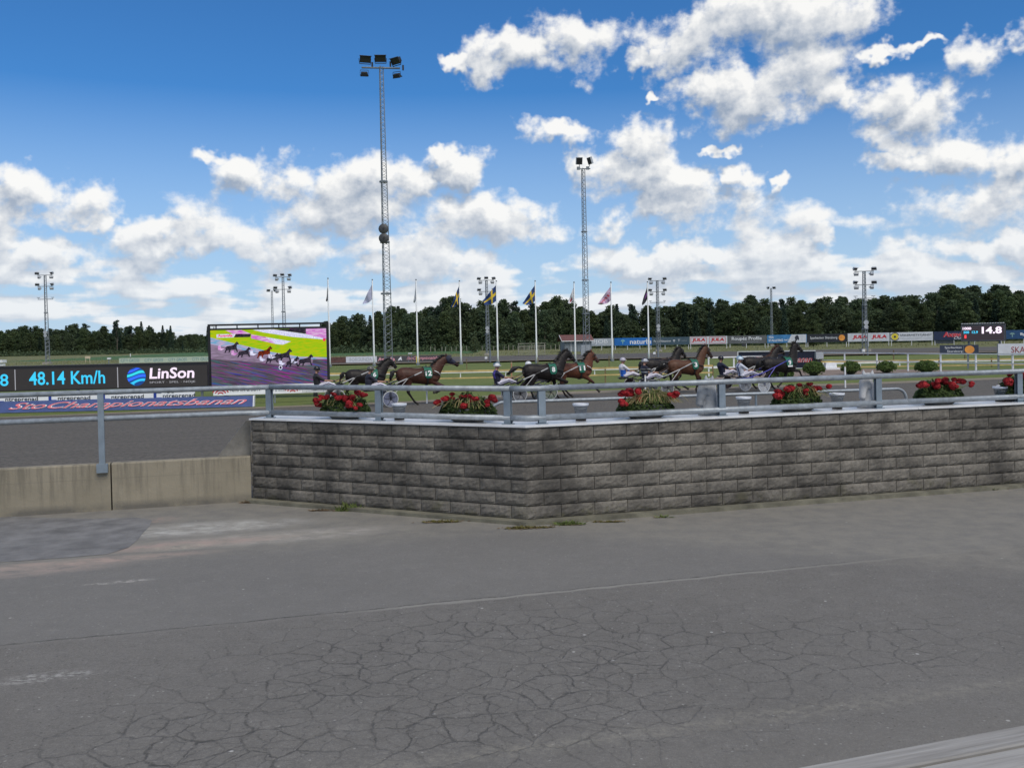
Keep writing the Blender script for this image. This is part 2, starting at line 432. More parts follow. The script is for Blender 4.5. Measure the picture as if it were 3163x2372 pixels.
    ck = t.m('MULTIPLY', t.m('MULTIPLY', t.m('MAXIMUM', cracks(3.2, .042), t.m('MULTIPLY', cracks(6.0, .055), t.mr(zn, .5, .95, 0, .5))), zn), t.m('MULTIPLY_ADD', zmod, .6, .4))
    brk2 = t.mr(t.noise(pos, 9, 5, .75).outputs[0], .36, .58, .12, 1)
    c = t.mix(t.m('MULTIPLY', t.m('MULTIPLY', ck, brk2), .74, clamp=True), c, rgb(.045, .044, .043))
    crumb = t.m('MULTIPLY', t.mr(t.noise(pos, 14, 6, .8).outputs[0], .56, .72), t.m('MULTIPLY', zn, t.mr(ds, -2.6, -1.3, .9, .1)))
    c = t.mix(crumb, c, rgb(.235, .228, .205))
    # old beige spill line towards the bottom of the view
    b0, b1 = gp(1563, 2318), gp(2560, 2185); bd = (b1 - b0).normalized(); bn_ = Vector((-bd.y, bd.x, 0))
    bs = t.m('ADD', t.m('SUBTRACT', t.vm('DOT_PRODUCT', pos, tuple(bn_)), b0.dot(bn_)), t.m('MULTIPLY', wob, 1.6))
    c = t.mix(t.m('MULTIPLY', t.mr(t.m('ABSOLUTE', bs), .0, .16, .6, 0), t.mr(t.noise(pos, 12, 5, .75).outputs[0], .42, .62)), c, rgb(.27, .255, .215))
    c = t.mix(t.mr(bs, -1.2, -.05, .55, 0), c, rgb(.20, .19, .172))
    # stone dust and brick dust by the low wall
    def dust(x, y, rx, ry, col, k):
        nonlocal c
        z = zone(gp(x, y), rx, ry, an)
        z = t.m('MULTIPLY', z, t.mr(t.noise(t.vm('MULTIPLY', pos, (1, 2, 1)), 2.6 if rx > 1 else 9, 7, .75).outputs[0], .34 if rx > 1 else .48, .58))
        c = t.mix(t.m('MULTIPLY', z, k), c, rgb(*col))
    dust(620, 1632, 1.9, .62, (.47, .46, .43), 1.0)
    dust(830, 1660, 2.2, .5, (.43, .40, .36), .9)
    dust(560, 1682, 1.7, .34, (.40, .285, .245), .85)
    dust(250, 1735, 1.9, .25, (.42, .315, .265), .85)
    dust(40, 1765, 1.6, .4, (.36, .29, .25), .7)
    dust(560, 1690, .6, .2, (.44, .41, .32), .8)
    dust(500, 1605, .35, .3, (.40, .26, .22), .8)
    dust(370, 1797, .5, .08, (.42, .40, .37), .9)
    dust(140, 2090, .5, .16, (.38, .37, .35), .8)
    # dust lying along the foot of the block wall
    for (A, D) in ((WC, DL), (WC, DR)):
        nn2 = Vector((-D.y, D.x, 0))
        if nn2.y > 0: nn2 = -nn2
        dd = t.m('SUBTRACT', t.vm('DOT_PRODUCT', pos, tuple(nn2)), A.dot(nn2))
        c = t.mix(t.m('MULTIPLY', t.mr(t.m('ADD', dd, t.m('MULTIPLY', wob, 3.0)), .1, .75, .6, 0), t.mr(mid, .3, .6)), c, rgb(.25, .235, .20))
    t.put(b.inputs['Base Color'], c)
    bn = t.n('ShaderNodeBump'); bn.inputs['Strength'].default_value = .55; bn.inputs['Distance'].default_value = .012
    hh = t.m('SUBTRACT', t.m('MULTIPLY_ADD', t.noise(pos, 70, 4, .7).outputs[0], .7, t.m('MULTIPLY', mid, .6)), t.m('MULTIPLY', ck, 1.2))
    t.put(bn.inputs['Height'], hh); t.put(b.inputs['Normal'], bn.outputs[0])
    t.put(o.inputs[0], b.outputs[0]); return m
ASPH = asphalt()

# ground sheets, each a few millimetres above the one below
g = sheet('ground', [(-4000, -400), (4000, -400), (4000, 8000), (-4000, 8000)], FIELD, -.012)
WLb = WL + DW * 0
asp = [LA2, WL, WC, WR2, Vector((60, -30, 0)), Vector((-60, -30, 0))]
sheet('asphalt_apron', asp[::-1], ASPH, 0.0)
E0, E1, E2, E3 = gp(0, 1291), gp(1300, 1243), gp(1700, 1219), gp(2700, 1187)
ED = (E3 - E0).normalized(); EA, EB = E0 - ED * 60, E3 + ED * 80
sheet('race_track', [LA2 + DW * 60, WL, WC, WR2, WR2 + DR * 70, EB, E3, E2, E1, E0, EA], SAND, .002)
bo = Vector((-ED.y, ED.x, 0))
sheet('track_border', [EA, E0, E1, E2, E3, EB, EB + bo * 1.6, E3 + bo * 1.6, E2 + bo * 2.2, E1 + bo * 1.1, E0 + bo * .5, EA + bo * .5], SAND2, .008)
sheet('infield_grass', [EA, E0, E1, E2, E3, EB, EB + Vector((0, 70, 0)), Vector((120, 100, 0)), Vector((20, 108, 0)), Vector((-120, 118, 0))], GRASS, -.006)
sheet('backstretch_track', [(-160, 122), (-20, 121), (40, 116), (150, 95), (220, 70), (240, 92), (160, 128), (45, 152), (-20, 158), (-160, 156)], DIRT, -.003)
sheet('backstretch_border', [(-160, 119.5), (-20, 118.5), (40, 113.5), (150, 92), (220, 67), (220, 70), (150, 95), (40, 116), (-20, 121), (-160, 122)], SAND2, 0.0)
sheet('crop_field', [(-120, 215), (-8, 190), (-8, 262), (-60, 275), (-45, 460), (-150, 460)], CROP, -.004)
sheet('gravel_ring', [gp(2150, 1195), gp(2560, 1172), gp(2900, 1150), gp(3200, 1160), gp(3200, 1146), gp(2900, 1143), gp(2560, 1137), gp(2230, 1158)], GRAV, .004)
# a darker repair patch in the asphalt by the low wall
PATCH = mat('patch_asphalt', (.150, .148, .146), .85, var=.25, scale=2.5, bump=.5, bscale=70)
pp = [(-60, 1592), (150, 1600), (300, 1603), (420, 1598), (470, 1606), (462, 1625), (440, 1648), (425, 1668), (395, 1692), (330, 1712), (180, 1724), (60, 1733), (-60, 1738)]
mbp = MB(); mbp.quad(*[(gp(x, y).x, gp(x, y).y, .004) for x, y in pp[::-1]])
tag(mbp.build('asphalt_patch', PATCH), kind='structure')
# distant hills
HILL = mat('distant_hill', (.06, .09, .07), .95, var=.2, scale=.01)
mb = MB(); N = 60
pr = []
for i in range(N + 1):
    x = -2400 + 5000 * i / N
    pr.append((x, 2600, 6 + 24 * (mnoise.noise(Vector((i * .17, 3, 0))) * .5 + .5)))
for i in range(N):
    a, b = pr[i], pr[i + 1]
    mb.quad((a[0], 2100, -.3), (b[0], 2100, -.3), b, a); mb.quad(a, b, (b[0], 3200, -.3), (a[0], 3200, -.3))
tag(mb.build('hills', HILL, smooth=True), kind='structure')

# ================================================================ block wall
def block_material():
    m = bpy.data.materials.new('split_face_block'); m.use_nodes = True; t = NT(m.node_tree); t.t.nodes.clear()
    b = t.n('ShaderNodeBsdfPrincipled'); o = t.n('ShaderNodeOutputMaterial'); b.inputs['Roughness'].default_value = .92
    b.inputs['Specular IOR Level'].default_value = .2
    pos = t.n('ShaderNodeNewGeometry').outputs['Position']
    oi = t.n('ShaderNodeObjectInfo').outputs['Random']
    f = t.noise(pos, 22, 6, .7).outputs[0]
    c = t.mix(t.mr(f, .3, .7), rgb(.128, .117, .101), rgb(.240, .221, .190))
    hs = t.n('ShaderNodeHueSaturation'); t.put(hs.inputs['Color'], c); t.put(hs.inputs['Value'], t.mr(oi, 0, 1, .90, 1.08)); c = hs.outputs[0]
    # soot and algae stains with shapes of their own
    s = t.noise(t.vm('MULTIPLY', pos, (1, 1, .75)), 1.25, 6, .68).outputs[0]
    s2 = t.noise(pos, 5.5, 5, .7).outputs[0]
    st = t.m('MULTIPLY', t.mr(s, .42, .62), t.mr(s2, .30, .58, .6, 1))
    c = t.mix(t.m('MULTIPLY', st, .78), c, rgb(.038, .036, .034))
    gz = t.n('ShaderNodeSeparateXYZ'); t.put(gz.inputs[0], pos)
    moss = t.m('MULTIPLY', t.mr(gz.outputs[2], .08, .32, 1, 0), t.mr(t.noise(pos, 3.1, 5, .7).outputs[0], .52, .68))
    c = t.mix(t.m('MULTIPLY', moss, .6), c, rgb(.085, .082, .028))
    t.put(b.inputs['Base Color'], c)
    bn = t.n('ShaderNodeBump'); bn.inputs['Strength'].default_value = .75; bn.inputs['Distance'].default_value = .012
    t.put(bn.inputs['Height'], t.noise(pos, 26, 7, .72).outputs[0]); t.put(b.inputs['Normal'], bn.outputs[0])
    t.put(o.inputs[0], b.outputs[0]); return m
BLOCKM = block_material()
CH = (TOPZ - BASEZ) / 7
def block_mesh(L, h, seed):
    rnd = random.Random(seed); nx, nz = max(4, int(L / .055)), 5
    L -= .008; h -= .012
    mb = MB(); vs = []
    for j in range(nz + 1):
        for i in range(nx + 1):
            e = min(i, nx - i, j, nz - j)
            y = [.009, -.004][min(e, 1)]
            if e >= 1: y -= .012 * rnd.random() + (.004 if e > 1 else 0)
            u, v = i / nx, j / nz
            if e >= 1: u += (rnd.random() - .5) * .4 / nx; v += (rnd.random() - .5) * .3 / nz
            vs.append((.0045 + u * L, y, .002 + v * h))
    fs = [(j * (nx + 1) + i, j * (nx + 1) + i + 1, (j + 1) * (nx + 1) + i + 1, (j + 1) * (nx + 1) + i) for j in range(nz) for i in range(nx)]
    mb.add(vs, fs)
    y1 = .10; a = (.0045, .002); b_ = (.0045 + L, .002 + h)
    mb.quad((a[0], .012, a[1]), (a[0], .012, b_[1]), (a[0], y1, b_[1]), (a[0], y1, a[1]))
    mb.quad((b_[0], .012, a[1]), (b_[0], y1, a[1]), (b_[0], y1, b_[1]), (b_[0], .012, b_[1]))
    mb.quad((a[0], .012, b_[1]), (b_[0], .012, b_[1]), (b_[0], y1, b_[1]), (a[0], y1, b_[1]))
    mb.quad((a[0], .012, a[1]), (a[0], y1, a[1]), (b_[0], y1, a[1]), (b_[0], .012, a[1]))
    me = mb.mesh('block'); me.materials.append(BLOCKM)
    return me
FULL = [block_mesh(BLK, CH, i) for i in range(7)]
BC = {}
bw = thing('block_wall', 'low terrace wall of grey split-face concrete blocks with a white coping, turning a corner', 'wall')
CONC = mat('grey_concrete', (.27, .255, .22), .9, var=.18, scale=2.2, bump=.4, bscale=30)
def face(A, D, length, first_half_on_even, flip):
    ang = math.atan2(D.y, D.x)
    for r in range(7):
        z = TOPZ - (r + 1) * CH
        x = 0.0; half = (r % 2 == 0) == first_half_on_even; k = 0
        while x < length - .02:
            L = BLK * (.5 if (half and x == 0) else 1.0)
            L = min(L, length - x)
            if L > BLK * .97: me = FULL[(r * 5 + k * 3 + (k // 4)) % 7]; L = BLK
            else:
                key = (round(L, 2), (r + k) % 3)
                if key not in BC: BC[key] = block_mesh(L, CH, 50 + len(BC))
                me = BC[key]
            o = link('block', me, None, bw)
            if flip:                                 # wall runs to the left as seen: block starts at its far end
                p = A + D * (x + L); o.rotation_euler = (0, 0, ang + math.pi)
            else:
                p = A + D * x; o.rotation_euler = (0, 0, ang)
            o.location = (p.x, p.y, z); x += L; k += 1
RL = 15.5
face(WC, DL, LL, True, True)
face(WC, DR, RL, False, False)
nL = Vector((DL.y, -DL.x, 0)); nR = Vector((DR.y, -DR.x, 0))
if nL.y > 0: nL = -nL
if nR.y > 0: nR = -nR
def inset(d):                                        # the corner of both faces moved back by d
    # solve p.nL = WC.nL - d ; p.nR = WC.nR - d
    a, b_ = WC.dot(nL) - d, WC.dot(nR) - d
    det = nL.x * nR.y - nL.y * nR.x
    return Vector(((a * nR.y - b_ * nL.y) / det, (nL.x * b_ - nR.x * a) / det, 0))
REnd = WC + DR * RL
def slab(name, d0, d1, z0, z1, m, extl=0, extr=0):
    P0, P1 = inset(d0), inset(d1)
    poly = [WL - nL * d0 + DL * extl, P0, REnd - nR * d0 + DR * extr, REnd - nR * d1 + DR * extr, P1, WL - nL * d1 + DL * extl]
    mb = MB(); mb.prism([(p.x, p.y, z0) for p in poly], (0, 0, z1 - z0)); return mb.build(name, m, bw)
slab('core', .05, .58, 0, TOPZ - .004, mat('dark_core', (.05, .048, .045), .95))
slab('footing', -.17, .045, -.05, BASEZ - .006, mat('mossy_concrete', (.135, .128, .095), .95, var=.3, scale=3, bump=.4, bscale=30))
COPE = mat('white_coping', (.66, .67, .68), .35, var=.08, scale=2.5, spec=.6)
def coping():
    for (A, D, n, length, l) in ((WC, DL, nL, LL, True), (WC, DR, nR, RL, False)):
        k = max(1, round(length / 2.1))
        for i in range(k):
            s0, s1 = length * i / k + (.004 if i else 0), length * (i + 1) / k - .004
            f0, f1 = -.035, .60
            if i == 0: q0, q1 = inset(f0), inset(f1)
            else: q0, q1 = A + D * s0 - n * f0, A + D * s0 - n * f1
            r0, r1 = A + D * s1 - n * f0, A + D * s1 - n * f1
            P = [q0, r0, r1, q1]
            if l: P = P[::-1]
            mb = MB(); mb.prism([(p.x, p.y, TOPZ) for p in P], (0, 0, .028)); mb.build('coping_slab', COPE, bw)
coping()
CT = TOPZ + .028

# ================================================================ low concrete wall
PAN = bpy.data.materials.new('stained_panel'); PAN.use_nodes = True
def panel_mat():
    t = NT(PAN.node_tree); t.t.nodes.clear()
    b = t.n('ShaderNodeBsdfPrincipled'); o = t.n('ShaderNodeOutputMaterial'); b.inputs['Roughness'].default_value = .9
    pos = t.n('ShaderNodeNewGeometry').outputs['Position']
    a = t.noise(pos, 1.4, 6, .65).outputs[0]
    c = t.mix(t.mr(a, .3, .7), rgb(.225, .200, .148), rgb(.30, .265, .198))
    st = t.noise(t.vm('MULTIPLY', pos, (9, 9, .7)), 1.0, 4, .65).outputs[0]      # runs of dirty water down the panel
    sz = t.n('ShaderNodeSeparateXYZ'); t.put(sz.inputs[0], pos)
    c = t.mix(t.m('MULTIPLY', t.mr(st, .48, .66), t.mr(sz.outputs[2], .1, .75, .2, .65)), c, rgb(.105, .095, .075))
    c = t.mix(t.m('MULTIPLY', t.mr(sz.outputs[2], .05, .16, .8, 0), t.mr(a, .35, .55)), c, rgb(.10, .095, .085))
    c = t.mix(t.mr(t.m('ABSOLUTE', t.m('SUBTRACT', sz.outputs[2], .52)), 0, .012, .3, 0), c, rgb(.14, .125, .1))
    t.put(b.inputs['Base Color'], c)
    bn = t.n('ShaderNodeBump'); bn.inputs['Strength'].default_value = .35; bn.inputs['Distance'].default_value = .02
    t.put(bn.inputs['Height'], t.noise(pos, 22, 6, .7).outputs[0]); t.put(b.inputs['Normal'], bn.outputs[0]); t.put(o.inputs[0], b.outputs[0])
panel_mat()
lw = thing('concrete_wall', 'low stained concrete barrier wall left of the block wall', 'wall')
LH = .77
nW = Vector((DW.y, -DW.x, 0))
if nW.y > 0: nW = -nW
jp = on_line(WL, LA, 346)
bounds = [0.0, (jp - WL).length, (jp - WL).length + 4.6, (jp - WL).length + 9.2]
for i in range(3):
    a, b_ = WL + DW * (bounds[i] + .012), WL + DW * (bounds[i + 1] - .012)
    mb = MB()
    prof = [(0, 0), (0, LH - .02), (.02, LH), (.18, LH), (.2, LH - .02), (.2, 0)]
    poly = [a - nW * d + Vector((0, 0, z)) for d, z in prof]
    mb.prism(poly, b_ - a); mb.build('wall_panel', PAN, lw)
# sloping wing that steps up from the low wall to the block wall
wg0, wg1 = on_line(WL, LA, 676), WL
mb = MB(); back = -nW * .21
pz = [(wg0.x, wg0.y, LH - .3), (wg1.x, wg1.y, LH - .3), (wg1.x, wg1.y, TOPZ - .02), (wg1.x + (wg0 - wg1).x * .12, wg1.y + (wg0 - wg1).y * .12, TOPZ - .02), (wg0.x, wg0.y, LH + .01)]
mb.prism([Vector(p) + back for p in pz], -nW * .12); mb.build('wing', mat('wing_concrete', (.165, .158, .142), .9, var=.3, scale=2.5, bump=.4, bscale=30), lw)

# ================================================================ galvanised rails
GALV = mat('galvanised_steel', (.27, .30, .325), .5, .35, var=.18, scale=9, bump=.05, bscale=60)
GALVP = mat('galvanised_post', (.20, .245, .285), .55, .3, var=.12, scale=4)
gr = thing('guard_rail', 'grey galvanised steel double guard rail on the wall', 'railing')
ZT, ZM, PR = 1.935, 1.505, .044
oL, oR = .14, .14
cornr = inset(.14)
La, Lb = WL - nL * .14, cornr
Ra, Rb = cornr, REnd - nR * .14
lwA = WL - nW * .02; lwB = lwA + DW * 9.5
# bend where the low wall rail meets the block wall rail
bend = on_line(WL - nL * .14, cornr, 842)
lwp = on_line(lwA, lwB, 740)
def rail(name, z, r, pts):
    mb = MB(); mb.tube([(p.x, p.y, z) for p in pts], r, 10); return mb.build(name, GALV, gr, smooth=True)
mid1 = on_line(La, cornr, 790)
left_pts = [lwB, lwp, bend]
for z in (ZT, ZM):
    j1 = cornr + (La - cornr).normalized() * .25
    rail('rail_pipe', z, PR, left_pts)
    rail('rail_pipe', z, PR, [bend, j1])
    rail('rail_pipe', z, PR, [j1 + (bend - j1).normalized() * .004, cornr, cornr + (Rb - Ra).normalized() * .5])
    q = cornr + (Rb - Ra).normalized() * .504
    rail('rail_pipe', z, PR, [q, q + (Rb - q).normalized() * 6.0])
    rail('rail_pipe', z, PR, [q + (Rb - q).normalized() * 6.004, Rb])
def post(p, d, z0, w=.105):
    a = math.atan2(d.y, d.x); M = Matrix.Rotation(a, 3, 'Z')
    mb = MB()
    zt = ZT - PR * .9
    for yy in (-.03, .03): mb.box((p.x, p.y, (z0 + zt) / 2) + (M @ Vector((0, yy, 0))) * 1 if False else Vector((p.x, p.y, (z0 + zt) / 2)) + M @ Vector((0, yy, 0)), (w, .012, zt - z0), M)
    mb.box((p.x, p.y, (z0 + zt) / 2), (.012, .05, zt - z0 - .002), M)
    o = mb.build('rail_post', GALVP, gr)
    pm = MB(); pm.box((p.x, p.y, z0 + .006), (w + .05, .13, .012), M); pm.build('base_plate', GALVP, o)
    for zz in (ZM,):
        cm = MB(); cm.box(Vector((p.x, p.y, zz - .05)) + M @ Vector((0, -.04, 0)), (w + .01, .02, .03), M); cm.build('clamp', GALVP, o)
for px in (840, 1178, 1576): post(on_line(La, cornr, px), DL, CT)
for px in (1680, 2234, 2716, 3150): post(on_line(Ra, Rb, px), DR, CT)
pl = on_line(lwA + nW * .06, lwB + nW * .06, 320)
lp = MB(); ang = math.atan2(DW.y, DW.x); MW = Matrix.Rotation(ang, 3, 'Z')
lp.box(Vector((pl.x, pl.y, (.62 + ZT) / 2)), (.09, .05, ZT - .05 - .62), MW)
o = lp.build('rail_post', GALVP, gr)
lp = MB(); lp.box(Vector((pl.x, pl.y, .70)), (.17, .09, .14), MW); lp.build('wall_bracket', GALVP, o)
# second rail, farther off along the track, ending in a bend
TR = thing('track_rail', 'grey pipe rail with a bent-down end behind the flower pots', 'railing')
a, b_ = dp(1560, 1243, 23.0), dp(2770, 1202, 25.1)
zz = 1.10; a.z = b_.z = zz
dd = (b_ - a).normalized(); pts = [a + dd * (-.1)]
pts += [b_]
for i in range(1, 7):
    th = i / 6 * math.pi / 2; pts.append(b_ + dd * .28 * math.sin(th) + Vector((0, 0, -.28 * (1 - math.cos(th)))))
pts.append(Vector((pts[-1].x, pts[-1].y, 0)))
pts0 = [Vector((pts[0].x - dd.x * .28, pts[0].y - dd.y * .28, 0)), Vector((pts[0].x - dd.x * .28, pts[0].y - dd.y * .28, zz - .28)), pts[0] - dd * .2 + Vector((0, 0, -.08))]
mb = MB(); mb.tube(pts0 + pts, .042, 8); mb.build('rail_pipe', GALV, TR, smooth=True)
for s in (.3, .62):
    p = a.lerp(b_, s); mb = MB(); mb.tube([(p.x, p.y, 0), (p.x, p.y, zz)], .03, 8); mb.build('rail_post', GALVP, TR)

# ================================================================ bench plank in the foreground
WOOD = mat('weathered_wood', (.36, .36, .365), .85, var=.3, scale=2.0, bump=.5, bscale=14, stretch=(1.2, 1.2, 1.2))
def bench():
    z = 1.0
    a, b_ = gp(2445, 2372, z), gp(3163, 2237, z); d = (b_ - a).normalized(); n = Vector((d.y, -d.x, 0))
    if n.y > 0: n = -n
    m = bpy.data.materials.new('bench_board'); m.use_nodes = True; t = NT(m.node_tree); t.t.nodes.clear()
    bs = t.n('ShaderNodeBsdfPrincipled'); oo = t.n('ShaderNodeOutputMaterial'); bs.inputs['Roughness'].default_value = .85
    pos = t.n('ShaderNodeNewGeometry').outputs['Position']
    rr = t.n('ShaderNodeVectorRotate', rotation_type='Z_AXIS'); t.put(rr.inputs[0], pos); rr.inputs['Angle'].default_value = -math.atan2(d.y, d.x)
    g1 = t.noise(t.vm('MULTIPLY', rr.outputs[0], (.8, 18, 1)), 1.5, 5, .6).outputs[0]
    c = t.mix(t.mr(g1, .3, .7), rgb(.20, .19, .175), rgb(.40, .39, .37)); t.put(bs.inputs['Base Color'], c)
    bn = t.n('ShaderNodeBump'); bn.inputs['Strength'].default_value = .6; bn.inputs['Distance'].default_value = .006
    t.put(bn.inputs['Height'], g1); t.put(bs.inputs['Normal'], bn.outputs[0]); t.put(oo.inputs[0], bs.outputs[0])
    th = thing('bench', 'weathered grey wooden bench seat in the lower right corner', 'bench')
    for i, (w0, w1, dz) in enumerate(((0, .135, 0), (.15, .285, -.004))):
        mb = MB(); A, B = a - d * 1.1, b_ + d * 1.4
        prof = [(w0, z - .04 + dz), (w0, z - .006 + dz), (w0 + .006, z + dz), (w1 - .006, z + dz), (w1, z - .006 + dz), (w1, z - .04 + dz)]
        mb.prism([A + n * w + Vector((0, 0, zz_ - z)) for w, zz_ in prof], B - A); mb.build('seat_board', m, th)
    for s in (-.4, 2.2):
        p = a + d * s + n * .14; mb = MB()
        mb.box((p.x, p.y, (z - .04) / 2), (.06, .2, z - .042), Matrix.Rotation(math.atan2(d.y, d.x), 3, 'Z')); mb.build('leg', GALVP, th)
bench()

# ================================================================ trees
LEAFM = [mat('leaf_deep', (.052, .078, .047), .8, var=.35, scale=.35, trans=.32, randobj=.20, col2=(.100, .134, .066), spec=.15),
         mat('leaf_mid', (.054, .084, .042), .8, var=.35, scale=.35, trans=.32, randobj=.18, col2=(.110, .145, .062), spec=.15),
         mat('leaf_spruce', (.028, .050, .037), .85, var=.3, scale=.4, randobj=.22, col2=(.050, .078, .050), spec=.1),
         mat('leaf_light', (.055, .085, .035), .75, var=.3, scale=.4, trans=.15, col2=(.095, .125, .055))]
BARK = mat('bark', (.085, .075, .06), .95, var=.3, scale=2)
def leaf(mb, p, s, rnd, up=.3):
    n = Vector((rnd.gauss(0, 1), rnd.gauss(0, 1), rnd.gauss(0, 1) + up)).normalized()
    a = n.orthogonal().normalized(); a = Matrix.Rotation(rnd.random() * 6.28, 3, n) @ a; b = n.cross(a)
    k = .55 + rnd.random() * .4
    mb.quad(p - a * s, p - b * s * k * .6, p + a * s, p + b * s * k)
def crown_broad(seed, h=12.0, w=3.2, n=3400, base=1.2, ls=.24):
    rnd = random.Random(seed); mb = MB(); lobes = []
    k = 34
    for i in range(k):
        t_ = (i + .5) / k; z = base + (h - base) * t_
        env = w * (math.sin(math.pi * min(1, .12 + t_ * .9)) ** .7) * (1 - .35 * t_)
        a = i * 2.4 + rnd.random(); r = env * (.35 + .5 * rnd.random())
        lobes.append((Vector((math.cos(a) * r, math.sin(a) * r, z + rnd.uniform(-.4, .4))), w * (.30 + .22 * rnd.random()) * (1 - .35 * t_)))
    for i in range(n):
        c, r = lobes[rnd.randrange(k)]
        d = Vector((rnd.gauss(0, 1), rnd.gauss(0, 1), rnd.gauss(0, 1))).normalized()
        if d.z < -.3 and rnd.random() < .6: d.z = -d.z
        p = c + Vector((d.x, d.y, d.z * .85)) * r * (rnd.random() ** .33) * (1 + .18 * rnd.random())
        leaf(mb, p, ls * (.6 + .8 * rnd.random()), rnd)
    return mb
def crown_spruce(seed, h=14.0, w=2.2, n=2800, base=.6):
    rnd = random.Random(seed); mb = MB()
    for i in range(n):
        t_ = rnd.random() ** .75; tier = math.floor(t_ * 22) / 22
        z = base + (h - base) * (tier + rnd.random() * .03)
        R_ = w * (1 - tier) ** .85 + .12; a = rnd.random() * 6.28
        a = round(a * (5 + 4 * (1 - tier))) / (5 + 4 * (1 - tier)) + rnd.gauss(0, .12)
        r = R_ * rnd.random() ** .6
        leaf(mb, Vector((math.cos(a) * r, math.sin(a) * r, z - r * .28)), .17 + .12 * rnd.random(), rnd, 1.2)
    return mb
def crown_pine(seed, h=14.0, n=2300):
    rnd = random.Random(seed); mb = MB()
    cl = []
    for i in range(13):
        z = h * (.55 + .45 * i / 12); a = rnd.random() * 6.28; r = (1.9 - 1.3 * abs(i / 12 - .35)) * (.35 + .65 * rnd.random())
        cl.append((Vector((math.cos(a) * r, math.sin(a) * r, z)), .65 + .5 * rnd.random()))
    for i in range(n):
        c, r = cl[rnd.randrange(13)]
        d = Vector((rnd.gauss(0, 1), rnd.gauss(0, 1), rnd.gauss(0, .55)))
        d = d.normalized() * r * rnd.random() ** .4; leaf(mb, c + d, .15 + .1 * rnd.random(), rnd, .8)
    return mb, cl
def trunk(h, r, seed, limbs=5, spread=1.6, top=.85, lim=None):
    rnd = random.Random(seed); mb = MB()
    pts = [Vector((rnd.gauss(0, .06) * i, rnd.gauss(0, .06) * i, h * top * i / 6)) for i in range(7)]
    mb.tube(pts, [r * (1.25 if i == 0 else 1 - .14 * i) for i in range(7)], 7)
    for j in range(limbs):
        t_ = .3 + .6 * j / max(1, limbs); p = pts[int(t_ * 6)]
        a = rnd.random() * 6.28
        q = (lim[j % len(lim)][0] if lim else p + Vector((math.cos(a) * spread, math.sin(a) * spread, 1.0 + rnd.random())))
        mb.tube([p, p.lerp(q, .5) + Vector((0, 0, .15)), q], [r * .42, r * .28, r * .1], 5)
    return mb
PROTO = []
for i, (h, w, n, ls, m) in enumerate(((12, 4.0, 4600, .27, 0), (13, 3.7, 4600, .26, 1), (10.5, 4.4, 4400, .27, 0), (14, 4.0, 4800, .27, 1))):
    PROTO.append(('deciduous_tree', crown_broad(11 + i, h, w, n, .7, ls).mesh('crown'), trunk(h, .22, i).mesh('trunk'), LEAFM[m], h))
for i, (h, w) in enumerate(((14.5, 2.3), (12.5, 2.0))):
    PROTO.append(('spruce_tree', crown_spruce(31 + i, h, w).mesh('crown'), trunk(h, .18, 20 + i, 0, top=.97).mesh('trunk'), LEAFM[2], h))
pm_, cl_ = crown_pine(41)
PROTO.append(('pine_tree', pm_.mesh('crown'), trunk(14, .2, 43, 10, top=.95, lim=cl_).mesh('trunk'), LEAFM[2], 14))
for pr_ in PROTO: pr_[1].materials.append(pr_[3]); pr_[2].materials.append(BARK)
def tree(k, loc, h, rz, label, group, wide=1.0):
    nm, cm, tm, m, h0 = PROTO[k]; s = h / h0
    o = thing(nm, label, 'tree', loc, rz, group); o.scale = (s * wide, s * wide, s)
    link('crown', cm, None, o); link('trunk', tm, None, o); return o
rt = random.Random(5)
# skyline of the wood, as columns and rows of the photograph: (x, y of the tree tops)
SKY_R = [(1010, 1000), (1060, 985), (1100, 968), (1130, 975), (1180, 962), (1230, 945), (1290, 948), (1350, 940), (1420, 930), (1500, 938), (1560, 934), (1620, 955), (1680, 936), (1740, 930),
         (1790, 948), (1850, 955), (1880, 944), (1940, 948), (1985, 968), (2010, 950), (2070, 952), (2110, 936), (2170, 932), (2230, 938), (2280, 928), (2310, 920), (2360, 932), (2420, 935), (2480, 922), (2530, 928), (2590, 925),
         (2660, 922), (2720, 926), (2780, 922), (2850, 918), (2890, 912), (2925, 892), (2965, 884), (3010, 900), (3070, 900), (3110, 898), (3163, 880), (3300, 880)]
SKY_L = [(-120, 1010), (0, 1016), (60, 1020), (90, 1012), (130, 1022), (160, 1014), (190, 1020), (215, 1006), (260, 1003), (300, 1018), (330, 1014), (370, 1016), (420, 1008), (450, 1010), (490, 1014), (520, 1020), (545, 1036), (560, 1050)]
def skyline(tab, x):
    for (a, ya), (b, yb) in zip(tab, tab[1:]):
        if a <= x <= b: return ya + (yb - ya) * (x - a) / (b - a)
    return tab[-1][1] if x > tab[-1][0] else tab[0][1]
def hor(x): return proj(Vector((0, 0, H)) + Vector(((x - CX) / F, 1, 0)) * 1e5)[1]
LBL = {0: 'dark green deciduous tree in the wood behind the racecourse', 4: 'narrow dark spruce in the wood behind the racecourse', 6: 'tall pine with a loose crown in the wood behind the racecourse'}
LBL2 = {0: 'deciduous tree in the distant wood at the left edge', 4: 'spruce rising from the distant wood at the left edge', 6: 'pine rising from the distant wood at the left edge'}
